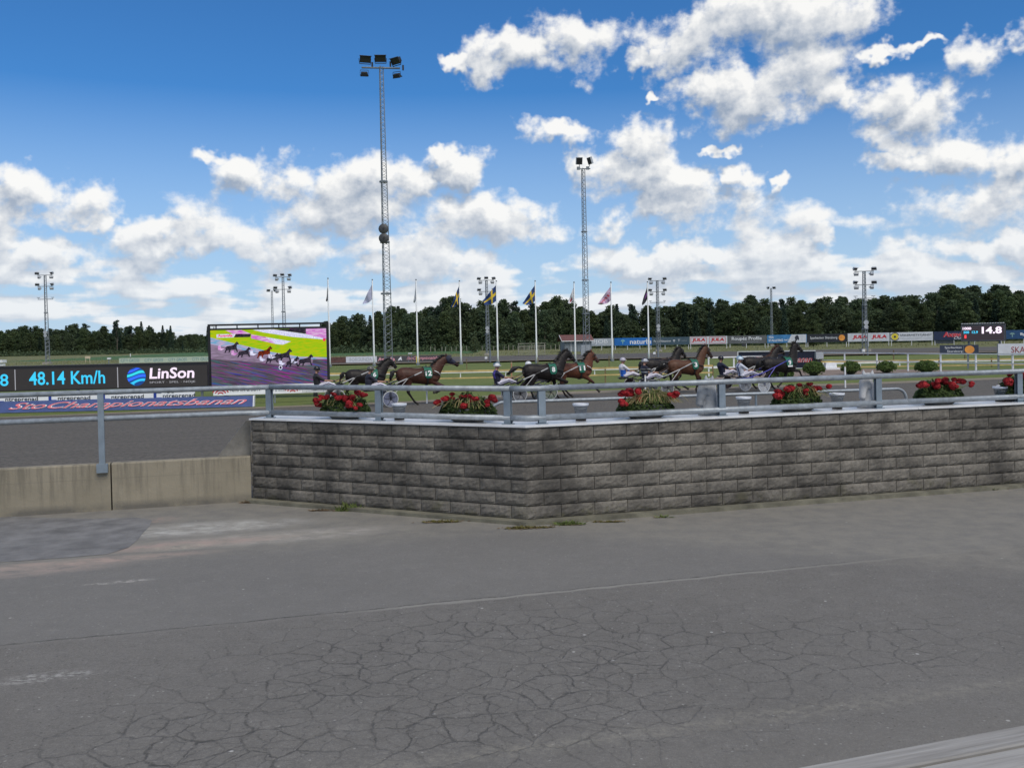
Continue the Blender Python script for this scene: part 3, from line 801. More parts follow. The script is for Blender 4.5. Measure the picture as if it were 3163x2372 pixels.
LMK = [(1075, 'just right of the video screen'), (1130, 'left of the lilac flag'), (1180, 'left of the tallest mast'), (1240, 'right of the tallest mast'), (1300, 'behind the limp grey flag'), (1380, 'left of the first yellow-cross flag'), (1440, 'behind the first yellow-cross flag'), (1500, 'behind the pale willow bush'), (1560, 'behind the second yellow-cross flag'), (1620, 'left of the third yellow-cross flag'), (1690, 'right of the third yellow-cross flag'), (1760, 'above the red-roofed shed'), (1830, 'behind the second tallest mast'), (1900, 'above the MOJOB banner'), (1960, 'above the bright blue banner'), (2020, 'behind the dark flag'), (2075, 'just right of the dark flag'), (2130, 'above the slate blue banner'), (2190, 'above the left framed JULA logo'), (2250, 'above the right framed JULA logo'), (2310, 'above the Roupéz Profile banner'), (2370, 'left of the slim two-lamp mast'), (2430, 'right of the slim two-lamp mast'), (2490, 'above the horse head banner'), (2560, 'above the black bank board'), (2620, 'above the orange disc'), (2680, 'behind the mast over the JULA board'), (2750, 'above the unframed JULA board'), (2820, 'above the yellow eye emblem'), (2885, 'above the SÄKERHETSTJÄNST lettering'), (2970, 'left of the scoreboard'), (3040, 'above the left scoreboard half'), (3104, 'above the right scoreboard half'), (9999, 'right of the scoreboard')]
LMK2 = [(60, 'at the left picture edge'), (130, 'left of the far left mast'), (200, 'behind the far left mast'), (270, 'above the speed reading'), (340, 'above the pale timber stand'), (420, 'above the CITY GROSS banner'), (480, 'above the globe logo'), (9999, 'at its right end')]
ROWS = ('front-row', 'second-row', 'third-row', 'rearmost')
def forest(tab, x0, x1, step, depths, lmk, where, grp):
    for r_, (Y0, Y1, dh) in enumerate(depths):
        x = x0 + (step * .5 if r_ % 2 else 0)
        while x < x1:
            xx = x + rt.uniform(-.35, .35) * step; f = (xx - x0) / (x1 - x0)
            Y = Y0 + (Y1 - Y0) * f + rt.uniform(-4, 4)
            top = dp(xx, skyline(tab, xx), Y).z
            u = rt.random(); k = rt.choice((0, 1, 2, 3)) if u < .80 else (rt.choice((4, 5)) if u < .94 else 6)
            hh = top * dh * rt.uniform(.80, 1.06) if k < 4 else top * dh * rt.uniform(.95, 1.10)
            if k == 6 and r_ == 0: k = 1
            nm = ('dark leafy tree', 'mid-green leafy tree', 'broad dark leafy tree', 'tall mid-green leafy tree', 'tall pointed spruce', 'short pointed spruce', 'loose-crowned pine')[k]
            lb = '%s %s of the %s %s' % (ROWS[r_], nm, where, next(l for xm, l in lmk if xx <= xm))
            p = dp(xx, hor(xx), Y); tree(k, (p.x, p.y, -.1), hh, rt.random() * 6.28, lb, grp, rt.uniform(1.05, 1.5) if k < 4 else rt.uniform(1.0, 1.3))
            x += step
forest(SKY_R, 1000, 3330, 46, ((262, 222, .80), (272, 232, .92), (284, 245, 1.0), (300, 262, 1.02)), LMK, 'wood', 'trees of the wood behind the racecourse')
forest(SKY_L, -130, 575, 28, ((405, 425, .80), (420, 440, .97), (440, 460, 1.02)), LMK2, 'distant wood', 'trees of the distant wood on the left')
p = dp(400, hor(400), 620)
for i in range(11):
    xx = 560 + i * 9; p = dp(xx, hor(xx), 600 + 12 * i); tree(i % 3, (p.x, p.y, 0), 9 + rt.random() * 2, i, 'far small tree in the treeline gap left of the video screen, %s from the left' % ('first', 'second', 'third', 'fourth', 'fifth', 'sixth', 'seventh', 'eighth', 'ninth', 'tenth', 'eleventh')[i], 'far trees in the gap', 1.5)
for x, yt, Y in ((362, 992, 415), (438, 992, 425), (462, 1004, 425), (504, 1004, 420), (528, 1005, 420)):
    p = dp(x, hor(x), Y); tree(4 if x != 362 else 6, (p.x, p.y, 0), dp(x, yt, Y).z, x, {362: 'lone pine top standing above the distant wood', 438: 'tallest spruce top above the distant wood', 462: 'spruce top just right of the tallest one in the distant wood', 504: 'spruce top second from the right end of the distant wood', 528: 'spruce top at the right end of the distant wood'}[x], 'trees of the distant wood on the left', 1.0)
p = dp(642, hor(642), 330); tree(5, (p.x, p.y, 0), dp(642, 1008, 330).z, 1, 'lone slim spruce at the left side of the video screen', None, .7)
p = dp(1465, hor(1465), 205); o = tree(2, (p.x, p.y, 0), dp(1465, 1041, 205).z, 2, 'pale green rounded willow bush at the wood edge', None, 1.05)
for c in o.children:
    if c.name.startswith('crown'): c.data = c.data.copy(); c.data.materials[0] = LEAFM[3]
p = dp(2512, hor(2512), 192); tree(1, (p.x, p.y, 0), dp(2512, 998, 192).z, 2, 'bright round-topped tree above the black bank board', None, 1.5)
# low growth along the edge of the wood: nobody could count it
mb = MB(); rnd = random.Random(3)
for i in range(9000):
    x = rnd.uniform(990, 3300); f = (x - 1000) / 2300; Y = 256 - 40 * f + rnd.uniform(-7, 6); q = dp(x, hor(x), Y)
    leaf(mb, Vector((q.x, q.y, abs(rnd.gauss(0, .9)) + .1)), .3 + .3 * rnd.random(), rnd)
for i in range(3000):
    x = rnd.uniform(-130, 640); Y = 400 + rnd.uniform(-7, 6); q = dp(x, hor(x), Y)
    leaf(mb, Vector((q.x, q.y, abs(rnd.gauss(0, .9)) + .1)), .35 + .35 * rnd.random(), rnd)
tag(mb.build('undergrowth', LEAFM[0]), 'low dark undergrowth along the foot of the woods', 'undergrowth', kind='stuff')
mb = MB()
for i in range(7000):
    x = rnd.uniform(-40, 3200); Y = rnd.choice((rnd.uniform(150, 255), rnd.uniform(158, 200))); q = dp(x, hor(x), Y)
    if -12 < q.x < 0 and False: continue
    s = .08 + .10 * rnd.random(); a = rnd.random() * 3.14
    mb.quad(q + Vector((-math.cos(a) * s * .5, -math.sin(a) * s * .5, -q.z)), q + Vector((math.cos(a) * s * .5, math.sin(a) * s * .5, -q.z)), q + Vector((rnd.gauss(0, .1), 0, s * 1.6 - q.z)))
tag(mb.build('meadow_grass', mat('tall_grass', (.14, .15, .06), .9, var=.3, scale=.2)), 'tall rough grass on the verge beyond the back straight', 'grass', kind='stuff')

# ================================================================ advertising boards
WHITE = mat('white_paint', (.72, .73, .74), .5, var=.05)
BWHITE = mat('board_white', (.62, .64, .68), .55, var=.06)
STEEL = mat('mast_steel', (.19, .215, .235), .55, .35, var=.1)
BLACK = mat('black_frame', (.012, .012, .014), .45, var=.1)
RED = mat('red_print', (.55, .02, .03), .5, var=.05); PINK = mat('pink_outline', (.75, .35, .40), .5, var=.05)
NAVY = mat('navy_board', (.018, .030, .075), .5, var=.1); CHAR = mat('charcoal_board', (.022, .024, .032), .5, var=.1)
YEL = mat('yellow_print', (.75, .60, .05), .5, var=.05); ORA = mat('orange_disc', (.85, .32, .06), .5, var=.15, scale=2)
PWHITE = mat('print_white', (.85, .86, .88), .5, var=.02); PGREY = mat('print_grey', (.42, .45, .48), .5, var=.02)
PDARK = mat('print_dark', (.03, .035, .05), .5, var=.02); PBLUE = mat('print_blue', (.02, .05, .30), .5, var=.04)
def board(name, label, A, B, z0, z1, m, group=None, th=.05, posts=None, pr=.045, pm=None, pz=0.0, base=0.0, cat='board', lean=0.0):
    """Board standing over the ground line A-B (left to right as seen); local x runs along it, local -y faces the viewer."""
    d = B - A; w = Vector((d.x, d.y)).length
    o = thing(name, label, cat, (A.x, A.y, base), math.atan2(d.y, d.x), group)
    mb = MB(); k = lean
    mb.prism([(0, 0, z0), (w, 0, z0), (w, k, z1), (0, k, z1)], (0, th, 0)); mb.build('panel', m, o)
    for s in (posts or []):
        q = MB(); q.box((w * s, th + pr + .003, (z1 + pz) / 2), (pr * 2, pr * 2, z1 - pz)); q.build('post', pm or WHITE, o)
    o['w'] = w
    return o, w
bA, bB = dp(1730, hor(1730), 205), dp(3230, hor(3230), 163); bA.z = bB.z = 0
def seg(x0, x1): return on_line(bA, bB, x0), on_line(bA, bB, x1)
Z0, Z1 = .95, 2.55; HH = Z1 - Z0
GB = 'advertising boards along the back straight'
def logo_tree(o, x, z, s, m, y=-.02):
    mb = MB(); mb.prism([(x - .08 * s, y, z), (x + .08 * s, y, z), (x + .05 * s, y, z + .5 * s), (x - .05 * s, y, z + .5 * s)], (0, .006, 0))
    for a in (-50, -25, 0, 25, 50):
        q = Vector((x + math.sin(R(a)) * .42 * s, y, z + .45 * s + math.cos(R(a)) * .3 * s)); mb.bar((x, y, z + .4 * s), q, .05 * s, .006, (0, 1, 0))
        mb.lathe([(.12 * s, 0), (.12 * s, .006)], 8, q, 'Y')
    return mb.build('tree_emblem', m, o)
def disc(o, x, z, r, m, y=-.016, n=20, name='disc', rx=None):
    mb = MB(); k = n; P_ = [(x + (rx or r) * math.cos(2 * math.pi * i / k), y, z + r * math.sin(2 * math.pi * i / k)) for i in range(k)]
    mb.prism(P_, (0, .006, 0)); return mb.build(name, m, o)
def ringp(o, x, z, w, h, tk, m, y=-.016, name='frame_line'):
    mb = MB()
    for (cx_, cz_, sx_, sz_) in ((x + w / 2, z, w, tk), (x + w / 2, z + h, w, tk), (x, z + h / 2, tk, h - tk), (x + w, z + h / 2, tk, h - tk)): mb.box((cx_, y, cz_), (sx_, .006, sz_))
    return mb.build(name, m, o)
a, b_ = seg(1786, 1896); o, w = board('advertising_board', 'pale grey banner lettered MOJOB beside the shed', a, b_, Z0, Z1, mat('banner_grey', (.44, .48, .52), .6, var=.1, scale=.5), GB, posts=(.02, .33, .66, .98))
text('>', .9, 1.0, PWHITE, o, w * .2, Z0 + .35); text('OJOB', w * .5, 1.0, PWHITE, o, w * .34, Z0 + .35)
a, b_ = seg(1898, 2014); o, w = board('advertising_board', 'bright blue banner with a tree emblem and large white letters', a, b_, Z0, Z1, mat('banner_blue', (.02, .16, .50), .5, var=.15, scale=.3), GB, posts=(.02, .35, .68, .97))
text('naturbı', w * .56, 1.05, PWHITE, o, w * .42, Z0 + .25, bold=.02); logo_tree(o, w * .23, Z0 + .35, 1.0, mat('mint', (.3, .6, .55), .5))
a, b_ = seg(2014.5, 2129); o, w = board('advertising_board', 'slate blue banner with small white lettering', a, b_, Z0, Z1, mat('banner_slate', (.06, .10, .13), .55, var=.1), GB, posts=(.35, .68, .98))
text('Patric & Hästcentrum', w * .46, .42, PWHITE, o, w * .05, Z0 + .6); logo_tree(o, w * .6, Z0 + .5, .6, PWHITE); text('T', .45, .45, PWHITE, o, w * .7, Z0 + .65); text('travsällskap', w * .17, .22, PGREY, o, w * .77, Z0 + .7)
def jula(lab, x0, x1, fr):
    a, b_ = seg(x0, x1); o, w = board('advertising_board', lab, a, b_, Z0, Z1, BWHITE, GB, posts=(.02, .5, .98))
    for s in (.03, .53) if fr else (.10, .56):
        if fr: ringp(o, w * s, Z0 + .16, w * .42, 1.28, .07, RED)
        else: ringp(o, w * s, Z0 + .12, w * .37, 1.36, .025, PGREY)
        text('JULA', w * .36, .82, RED, o, w * (s + .03 if fr else s + .015), Z0 + .40, shear=.12, bold=.05)
jula('white board with two red framed JULA logos', 2131, 2247, True)
a, b_ = seg(2249, 2368); o, w = board('advertising_board', 'grey banner lettered Roupéz Profile', a, b_, Z0, Z1, mat('banner_mid', (.12, .125, .13), .6, var=.12, scale=.6), GB, posts=(.05, .48, .96))
text('Roupéz Profile', w * .78, .85, PWHITE, o, w * .1, Z0 + .5, bold=.012); text('din lokala partner', w * .45, .2, PGREY, o, w * .35, Z0 + .18)
a, b_ = seg(2370, 2492); o, w = board('advertising_board', 'blue and white banner with a penguin-like dark bird emblem', a, b_, Z0, Z1, mat('banner_sky', (.05, .20, .42), .55, var=.3, scale=.4), GB, posts=(.02, .5, .98))
o['label'] = 'blue and white banner with a dark horse head emblem'
mb = MB(); mb.prism([(w * .52, -.01, Z0 + .02), (w * .99, -.01, Z0 + .02), (w * .99, -.01, Z1 - .02), (w * .62, -.01, Z1 - .02)], (0, .005, 0)); mb.build('white_field', BWHITE, o)
text('VIDA', w * .13, .42, PWHITE, o, w * .04, Z0 + .95, bold=.02); text('STALLSTRÖ', w * .37, .52, PWHITE, o, w * .04, Z0 + .3, bold=.02)
text('NATUR', w * .18, .3, PWHITE, o, w * .44, Z0 + .4, bold=.02, y=-.018)
mb = MB(); mb.prism([(w * (.70 + x_), -.018, Z0 + z_) for x_, z_ in ((0, .25), (.02, .6), (.0, 1.0), (.03, 1.35), (.07, 1.5), (.10, 1.2), (.115, .7), (.09, .4), (.07, .7), (.05, .35))], (0, .004, 0)); mb.build('horse_emblem', PDARK, o)
a, b_ = seg(2493, 2617); o, w = board('advertising_board', 'black board lettered Sparbanken Skaraborg with an orange disc, far row', a, b_, Z0, Z1, CHAR, GB, posts=(.02, .5, .98))
text('Sparbanken Skaraborg', w * .68, .62, PWHITE, o, w * .08, Z0 + .5); disc(o, w * .87, Z0 + .8, .58, ORA)
jula('white board with two unframed red JULA logos', 2619, 2748, False)
a, b_ = seg(2751, 2882); o, w = board('advertising_board', 'white board lettered SÄKERHETSTJÄNST with a yellow eye emblem', a, b_, Z0, Z1, BWHITE, GB, posts=(.02, .5, .98))
text('SÄKERHETSTJÄNST', w * .75, .52, PDARK, o, w * .23, Z0 + .78, bold=.01); text('Helhetsbaserad trygghet', w * .5, .24, PGREY, o, w * .23, Z0 + .32); text('sakerhet.se', w * .2, .2, PGREY, o, w * .77, Z0 + .33)
disc(o, w * .105, Z0 + .8, .62, YEL); disc(o, w * .105, Z0 + .8, .2, PDARK, -.026)
for s in (1, -1):
    mb = MB(); P_ = []
    for i in range(13):
        th = R(20 + 140 * i / 12) if s > 0 else R(200 + 140 * i / 12); P_.append((w * .105 + .74 * math.cos(th), -.018, Z0 + .8 + .72 * math.sin(th)))
    for q0, q1 in zip(P_, P_[1:]): mb.bar(q0, q1, .12, .006, (0, 1, 0))
    mb.build('arc', PDARK, o)
a, b_ = seg(2884, 3098); o, w = board('advertising_board', 'navy board with red and white script partly behind the scoreboard', a, b_, Z0, Z1, NAVY, GB, posts=(.02, .3, .6, .98))
text('Axevalla', w * .40, .95, PINK, o, w * .14, Z0 + .55, bold=.05, y=-.012, shear=.1); text('Axevalla', w * .40, .95, RED, o, w * .14, Z0 + .55, bold=.02, y=-.02, shear=.1); text('Outlet', w * .22, .5, PWHITE, o, w * .30, Z0 + .15, shear=.4, y=-.026)
mb = MB(); mb.box((w * .16, .2, .62), (w * .3, .04, .6)); mb.build('lower_panel', mat('dark_slate', (.06, .07, .08), .6), o)
a, b_ = seg(3100, 3225); o, w = board('advertising_board', 'blue board with a pale tree emblem at the right edge', a, b_, Z0, Z1, mat('banner_deep', (.02, .07, .17), .5, var=.12), GB, posts=(.02, .5, .98))
logo_tree(o, w * .22, Z0 + .35, .9, mat('sage', (.25, .42, .40), .5)); text('By', w * .12, .6, PWHITE, o, w * .42, Z0 + .5, bold=.03)

# boards on the inner edge of the back straight
iA, iB = dp(1000, hor(1000), 126), dp(1460, hor(1460), 124); iA.z = iB.z = 0
def iseg(x0, x1): return on_line(iA, iB, x0), on_line(iA, iB, x1)
a, b_ = iseg(1016, 1068); board('advertising_board', 'plain brown board left of the BORGUNDA board', a, b_, .02, .78, mat('brown_board', (.10, .05, .04), .7, var=.2), 'low boards on the inner edge of the back straight')
a, b_ = iseg(1069, 1164); o, w = board('advertising_board', 'low white board lettered BORGUNDA', a, b_, .02, .82, BWHITE, 'low boards on the inner edge of the back straight'); text('BORGUNDA', w * .72, .46, PGREY, o, w * .12, .2, bold=.01)
a, b_ = iseg(1165, 1395); o, w = board('advertising_board', 'low dark banner with pink script and a white horse head emblem', a, b_, .02, .82, mat('banner_dark', (.07, .068, .07), .6, var=.1), 'low boards on the inner edge of the back straight')
text('Axevalla', w * .23, .5, PINK, o, w * .01, .16, shear=.1, bold=.04); text('StoChampionatsbanan', w * .52, .55, PINK, o, w * .40, .14, shear=.45, bold=.01)
mb = MB(); mb.prism([(w * (.28 + x_), -.018, z_) for x_, z_ in ((0, .14), (.012, .42), (.03, .6), (.045, .72), (.05, .5), (.055, .16), (.035, .3))], (0, .004, 0)); mb.build('horse_emblem', PWHITE, o)
cA, cB = dp(360, hor(360), 143), dp(660, hor(660), 143); cA.z = cB.z = 0
o, w = board('advertising_board', 'long pale green CITY GROSS banner low on the far left', on_line(cA, cB, 368), on_line(cA, cB, 648), .30, 1.08, mat('banner_mint', (.42, .50, .38), .6, var=.06))
for i in range(4): text('CITY GROSS', w * .205, .46, mat('teal_print', (.12, .26, .27), .5), o, w * (.02 + .262 * i), .46)

# ================================================================ shed, bleachers and small far things
o = thing('shed', 'small grey shed with a red roof beside the MOJOB banner', 'shed', dp(1738, hor(1738), 186), R(8)); o.location.z = 0
GREYW = mat('grey_boards', (.16, .19, .21), .7, var=.12); REDR = mat('red_roof', (.12, .05, .045), .8, var=.2)
mb = MB(); mb.box((3.2, 2.5, 1.05), (5.6, 4.4, 2.1)); mb.build('wall', GREYW, o)
for i in range(7):
    q = MB(); q.box((.5 + i * .86, .29, 1.05), (.05, .03, 2.0)); q.build('batten', mat('dark_batten', (.10, .12, .13), .7), o)
mb = MB(); mb.prism([(-.2, -.3, 2.15), (6.4, -.3, 2.15), (6.4, 2.5, 3.35), (-.2, 2.5, 3.35)], (0, .02, .09)); mb.prism([(-.2, 2.5, 3.35), (6.4, 2.5, 3.35), (6.4, 5.2, 2.15), (-.2, 5.2, 2.15)], (0, .02, .09)); mb.build('roof', REDR, o)
mb = MB(); mb.bar((-.25, -.33, 2.15), (-.25, 2.5, 3.38), .06, .16); mb.bar((-.25, -.36, 2.16), (6.45, -.36, 2.16), .06, .14); mb.build('barge_board', WHITE, o)
mb = MB(); mb.bar((1.75, .26, 0), (1.75, .26, 2.1), .08); mb.build('downpipe', WHITE, o)
BENCHW = mat('bleacher_wood', (.26, .25, .21), .8, var=.2, scale=1)
p = dp(1598, hor(1598), 150); o = thing('bleachers', 'small weathered timber bleachers beside the back straight', 'bleachers', (p.x, p.y, 0), R(-2))
for i in range(5): mb = MB(); mb.box((2.3, i * .5, .3 + i * .3), (4.6 - .1 * i, .32, .06)); mb.build('seat_board', BENCHW, o)
for x_ in (.15, 2.3, 4.4): mb = MB(); mb.bar((x_, 0, 0), (x_, 2.0, 1.45), .07, .1); mb.bar((x_, 2.1, 0), (x_, 2.1, 2.0), .07); mb.build('support', BENCHW, o)
mb = MB(); mb.bar((0, 2.15, 2.0), (4.6, 2.15, 2.0), .07); mb.bar((0, 2.15, 1.6), (4.6, 2.15, 1.6), .05); mb.build('back_rail', BENCHW, o)
p = dp(1300, hor(1300), 128)
def small(name, label, cat, px, Y, parts, rz=0):
    p = dp(px, hor(px), Y); o = thing(name, label, cat, (p.x, p.y, 0), rz)
    for nm, m, fn in parts:
        mb = MB(); fn(mb); mb.build(nm, m, o)
    return o
PALE = mat('pale_timber', (.50, .42, .30), .8, var=.1)
small('timber_stand', 'pale timber stand alone in the meadow on the left', 'stand', 270, 175, [('board', PALE, lambda m: m.box((0, 0, 1.0), (1.0, .06, .45))), ('leg', PALE, lambda m: m.bar((-.42, 0, 0), (-.38, 0, .8), .07)), ('leg', PALE, lambda m: m.bar((.42, 0, 0), (.38, 0, .8), .07))])
small('camera_post', 'white camera on a thin grey post left of the CITY GROSS banner', 'camera', 335, 120, [('post', STEEL, lambda m: m.tube([(0, 0, 0), (0, 0, 1.2)], .06, 6)), ('head', WHITE, lambda m: m.box((.05, 0, 1.32), (.4, .3, .2)))])
small('marker_post', 'slim white and black marker post in the left meadow', 'post', 402, 180, [('post', WHITE, lambda m: m.tube([(0, 0, 0), (0, 0, 1.5)], .08, 6)), ('band', BLACK, lambda m: m.lathe([(.085, .6), (.085, .9)], 8))])
small('camera_mast', 'pale camera on a stout post at the far left edge', 'camera', 4, 60, [('post', STEEL, lambda m: m.tube([(0, 0, 0), (0, 0, 1.7)], .06, 8)), ('head', WHITE, lambda m: (m.box((.03, 0, 1.95), (.32, .5, .18)), m.box((.06, 0, 1.72), (.2, .3, .14))))])
small('screen_camera', 'small camera on a post above the left end of the video screen', 'camera', 662, 75, [('post', STEEL, lambda m: m.tube([(0, 0, 0), (0, 0, 4.2)], .035, 8)), ('head', WHITE, lambda m: m.box((.03, 0, 4.3), (.34, .4, .16)))])
small('yellow_box', 'yellow cabinet at the edge of the back straight', 'cabinet', 1289, 117, [('body', YEL, lambda m: m.box((0, 0, .4), (.36, .3, .8))), ('lid', mat('yellow_lid', (.6, .48, .06), .5), lambda m: m.box((0, 0, .82), (.42, .36, .05)))])
small('distance_marker', 'thin white marker post with a small head near the yellow cabinet', 'post', 1266, 118, [('post', STEEL, lambda m: (m.tube([(-.2, 0, 0), (-.2, 0, 1.1)], .04, 6), m.tube([(.2, 0, 0), (.2, 0, 1.1)], .04, 6))), ('head', WHITE, lambda m: m.box((0, 0, 1.2), (.5, .2, .12)))])
small('notice_board', 'small dark square notice hung under the Roupéz Profile banner', 'sign', 2298, 188, [('panel', mat('dark_notice', (.05, .06, .07), .6), lambda m: m.box((0, 0, .85), (.95, .05, .95))), ('post', STEEL, lambda m: m.tube([(0, .05, 0), (0, .05, 1.0)], .05, 6))])
small('yellow_cone', 'small yellow post on the back straight above the dark banner', 'post', 2512, 105, [('post', YEL, lambda m: m.lathe([(.14, 0), (.1, .5), (.06, .62)], 8)), ('foot', BLACK, lambda m: m.lathe([(.2, 0), (.2, .05)], 8))])
small('orange_post', 'slim orange post standing in the infield grass', 'post', 1578, 60, [('post', mat('faded_orange', (.42, .20, .12), .7), lambda m: m.tube([(0, 0, 0), (0, 0, 1.15)], .045, 6)), ('cap', PALE, lambda m: m.lathe([(.05, 1.15), (.05, 1.2)], 6))])
small('equipment_cabinet', 'grey metal cabinet at the foot of the tall mast on the right', 'cabinet', 1808, 148, [('body', mat('cabinet_grey', (.26, .29, .31), .6), lambda m: m.box((0, 0, .8), (1.5, .8, 1.6))), ('door_line', BLACK, lambda m: m.box((0, -.41, .8), (.03, .02, 1.4)))])
# posts of a pasture fence along the wood
rp = random.Random(9)
for i in range(26):
    xx = 1330 + i * 16 + rp.uniform(-3, 3)
    small('pasture_post', 'thin weathered fence post at the foot of the wood', 'post', xx, 240 - i * .6, [('post', BENCHW, lambda m: m.bar((0, 0, 0), (rp.gauss(0, .05), 0, 1.1 + rp.random() * .3), .12))])['group'] = 'pasture fence posts'

# ================================================================ masts and flood lights
LAMPB = mat('lamp_housing', (.02, .021, .024), .5, .2, var=.1); LAMPG = mat('lamp_glass', (.03, .033, .036), .3, var=.02)  # near-black colours carry the backlit shade of the tallest mast's lamps
LAMPL = mat('lamp_grey', (.40, .42, .44), .5, .3, var=.1)
def lattice(mb, z0, z1, w0, w1, n, leg=.05, br=.028, rot=.3):
    def pt(k, z):
        w = w0 + (w1 - w0) * (z - z0) / (z1 - z0); a = rot + k * 2 * math.pi / 3
        return Vector((math.cos(a) * w * .577, math.sin(a) * w * .577, z))
    for k in range(3): mb.tube([pt(k, z0), pt(k, z1)], leg, 5)
    for i in range(n):
        za, zb = z0 + (z1 - z0) * i / n, z0 + (z1 - z0) * (i + 1) / n; zm = (za + zb) / 2
        for k in range(3): mb.tube([pt(k, za), pt((k + 1) % 3, zm)], br, 3); mb.tube([pt((k + 1) % 3, zm), pt(k, zb)], br, 3)
def mast(label, px, Y, ytop, secs, group='lighting masts around the track', leg=.05, br=.03, rot=.3):
    p = dp(px, hor(px), Y); h = dp(px, ytop, Y).z
    o = thing('lighting_mast', label, 'mast', (p.x, p.y, 0), 0, group)
    z = 0
    for i, (f, w0, w1, n) in enumerate(secs):
        z1 = h * f; mb = MB(); lattice(mb, z, z1, w0, w1, n, leg, br, rot); mb.build('mast_section', STEEL, o)
        if i < len(secs) - 1:
            q = MB(); q.lathe([(w0 * .62, z1 - .08), (w0 * .62, z1 + .08)], 6); q.build('collar', STEEL, o)
        z = z1
    f = MB(); f.box((0, 0, .2), (secs[0][1] * 1.6, secs[0][1] * 1.6, .4)); f.build('footing', CONC, o)
    return o, h
def flood(o, loc, rz, tilt, s=1.0, hm=None, under=False):
    M = Matrix.Rotation(rz, 4, 'Z') @ Matrix.Rotation(tilt, 4, 'X')
    hb = MB(); P = [(-.55, -.28, -.32), (.55, -.28, -.32), (.55, -.28, .32), (-.55, -.28, .32)]; Q = [(-.42, .22, -.2), (.42, .22, -.2), (.42, .22, .26), (-.42, .22, .26)]
    hb.add(P + Q, [(3, 2, 1, 0), (4, 5, 6, 7), (0, 1, 5, 4), (1, 2, 6, 5), (2, 3, 7, 6), (3, 0, 4, 7)])
    hb.box((0, -.31, .36), (1.2, .16, .05))
    hb.v = [tuple(M @ (Vector(v) * s)) for v in hb.v]
    h_ = hb.build('floodlight', hm or LAMPB, o, loc=loc)
    gl = MB(); gl.box((0, -.284, 0), (.98, .012, .54)); gl.v = [tuple(M @ (Vector(v) * s)) for v in gl.v]; gl.build('lens', LAMPG, h_)
    br = MB(); sg = 1 if under else -1
    for x_ in (-.6, .6): br.bar((x_ * s, 0, 0), (x_ * .9 * s, 0, sg * .5 * s), .05 * s)
    br.bar((-.55 * s, 0, sg * .5 * s), (.55 * s, 0, sg * .5 * s), .06 * s); br.v = [tuple(Matrix.Rotation(rz, 3, 'Z') @ Vector(v)) for v in br.v]
    br.build('bracket', LAMPB if not hm else STEEL, h_)
    return h_
o, h = mast('tallest lattice floodlight mast, carrying two round loudspeakers', 1196, 92, 205, ((.25, .86, .80, 9), (.42, .78, .70, 7), (.62, .68, .6, 9), (1.0, .55, .38, 20)), leg=.045, br=.022)
mb = MB(); mb.tube([(-1.9, 0, h - .1), (1.9, -.1, h - .28)], .09, 8); mb.build('crossarm', STEEL, o)
flood(o, (-1.55, -.1, h + .72), R(18), R(28)); flood(o, (0, -.1, h + .75), R(4), R(28)); flood(o, (1.6, -.1, h + .5), R(-38), R(30))
flood(o, (-1.65, 0, h - .72), R(190), R(55), .72, under=True); flood(o, (1.55, 0, h - .95), R(160), R(55), .72, under=True)
for x_, z_ in ((-.85, h + .15), (.95, h + .18), (2.2, h - .2)): mb = MB(); mb.box((x_, 0, z_), (.16, .14, .5)); mb.build('ballast_box', LAMPB, o)
SPK = mat('loudspeaker_grey', (.05, .052, .056), .5, var=.1); SPD = mat('loudspeaker_dark', (.02, .02, .024), .6)
for yy in (709, 738):
    z = dp(1187, yy, 91.6).z; mb = MB(); mb.lathe([(.48, -.95), (.5, -.93), (.43, -.8), (.3, -.5), (.16, -.2), (.14, .1)], 20, (.02, 0, z), 'Y'); s_ = mb.build('loudspeaker', SPK, o, smooth=True)
    q = MB(); q.lathe([(.42, -.84), (.05, -.84)], 20, (.02, 0, z), 'Y'); q.build('throat', SPD, s_)
    q = MB(); q.lathe([(.20, -.96), (.22, -.92), (.18, -.845)], 14, (.02, 0, z), 'Y'); q.build('dome', SPK, s_)
    q = MB(); q.lathe([(.11, -.99), (.11, -.965)], 12, (.02, 0, z), 'Y'); q.build('dome_cap', SPD, s_)
o, h = mast('second tallest lattice mast with two square lamps at its top', 1811, 150, 520, ((.22, 1.05, .98, 6), (.40, .92, .86, 6), (.66, .82, .74, 8), (1.0, .70, .56, 16)), leg=.055, br=.03)
mb = MB(); mb.tube([(-1.0, 0, h - .1), (1.2, 0, h - .1)], .09, 6); mb.box((-.75, 0, h), (.5, .3, .5)); mb.box((.75, 0, h), (.5, .3, .5)); mb.build('crossarm', STEEL, o)
for x_, rz in ((-.62, R(8)), (1.15, R(-62))):
    mb = MB(); M = Matrix.Rotation(rz, 3, 'Z') @ Matrix.Rotation(R(18), 3, 'X'); mb.box((x_, -.2, h + 1.15), (1.05, .35, 1.15), M); l_ = mb.build('floodlight', LAMPL, o)
    q = MB(); q.box(Vector((x_, -.2, h + 1.15)) + M @ Vector((0, -.19, 0)), (.9, .012, 1.0), M); q.build('lens', LAMPB, l_)
    q = MB(); q.bar((x_ * .8, 0, h), (x_, 0, h + .7), .1); q.build('bracket', STEEL, l_)
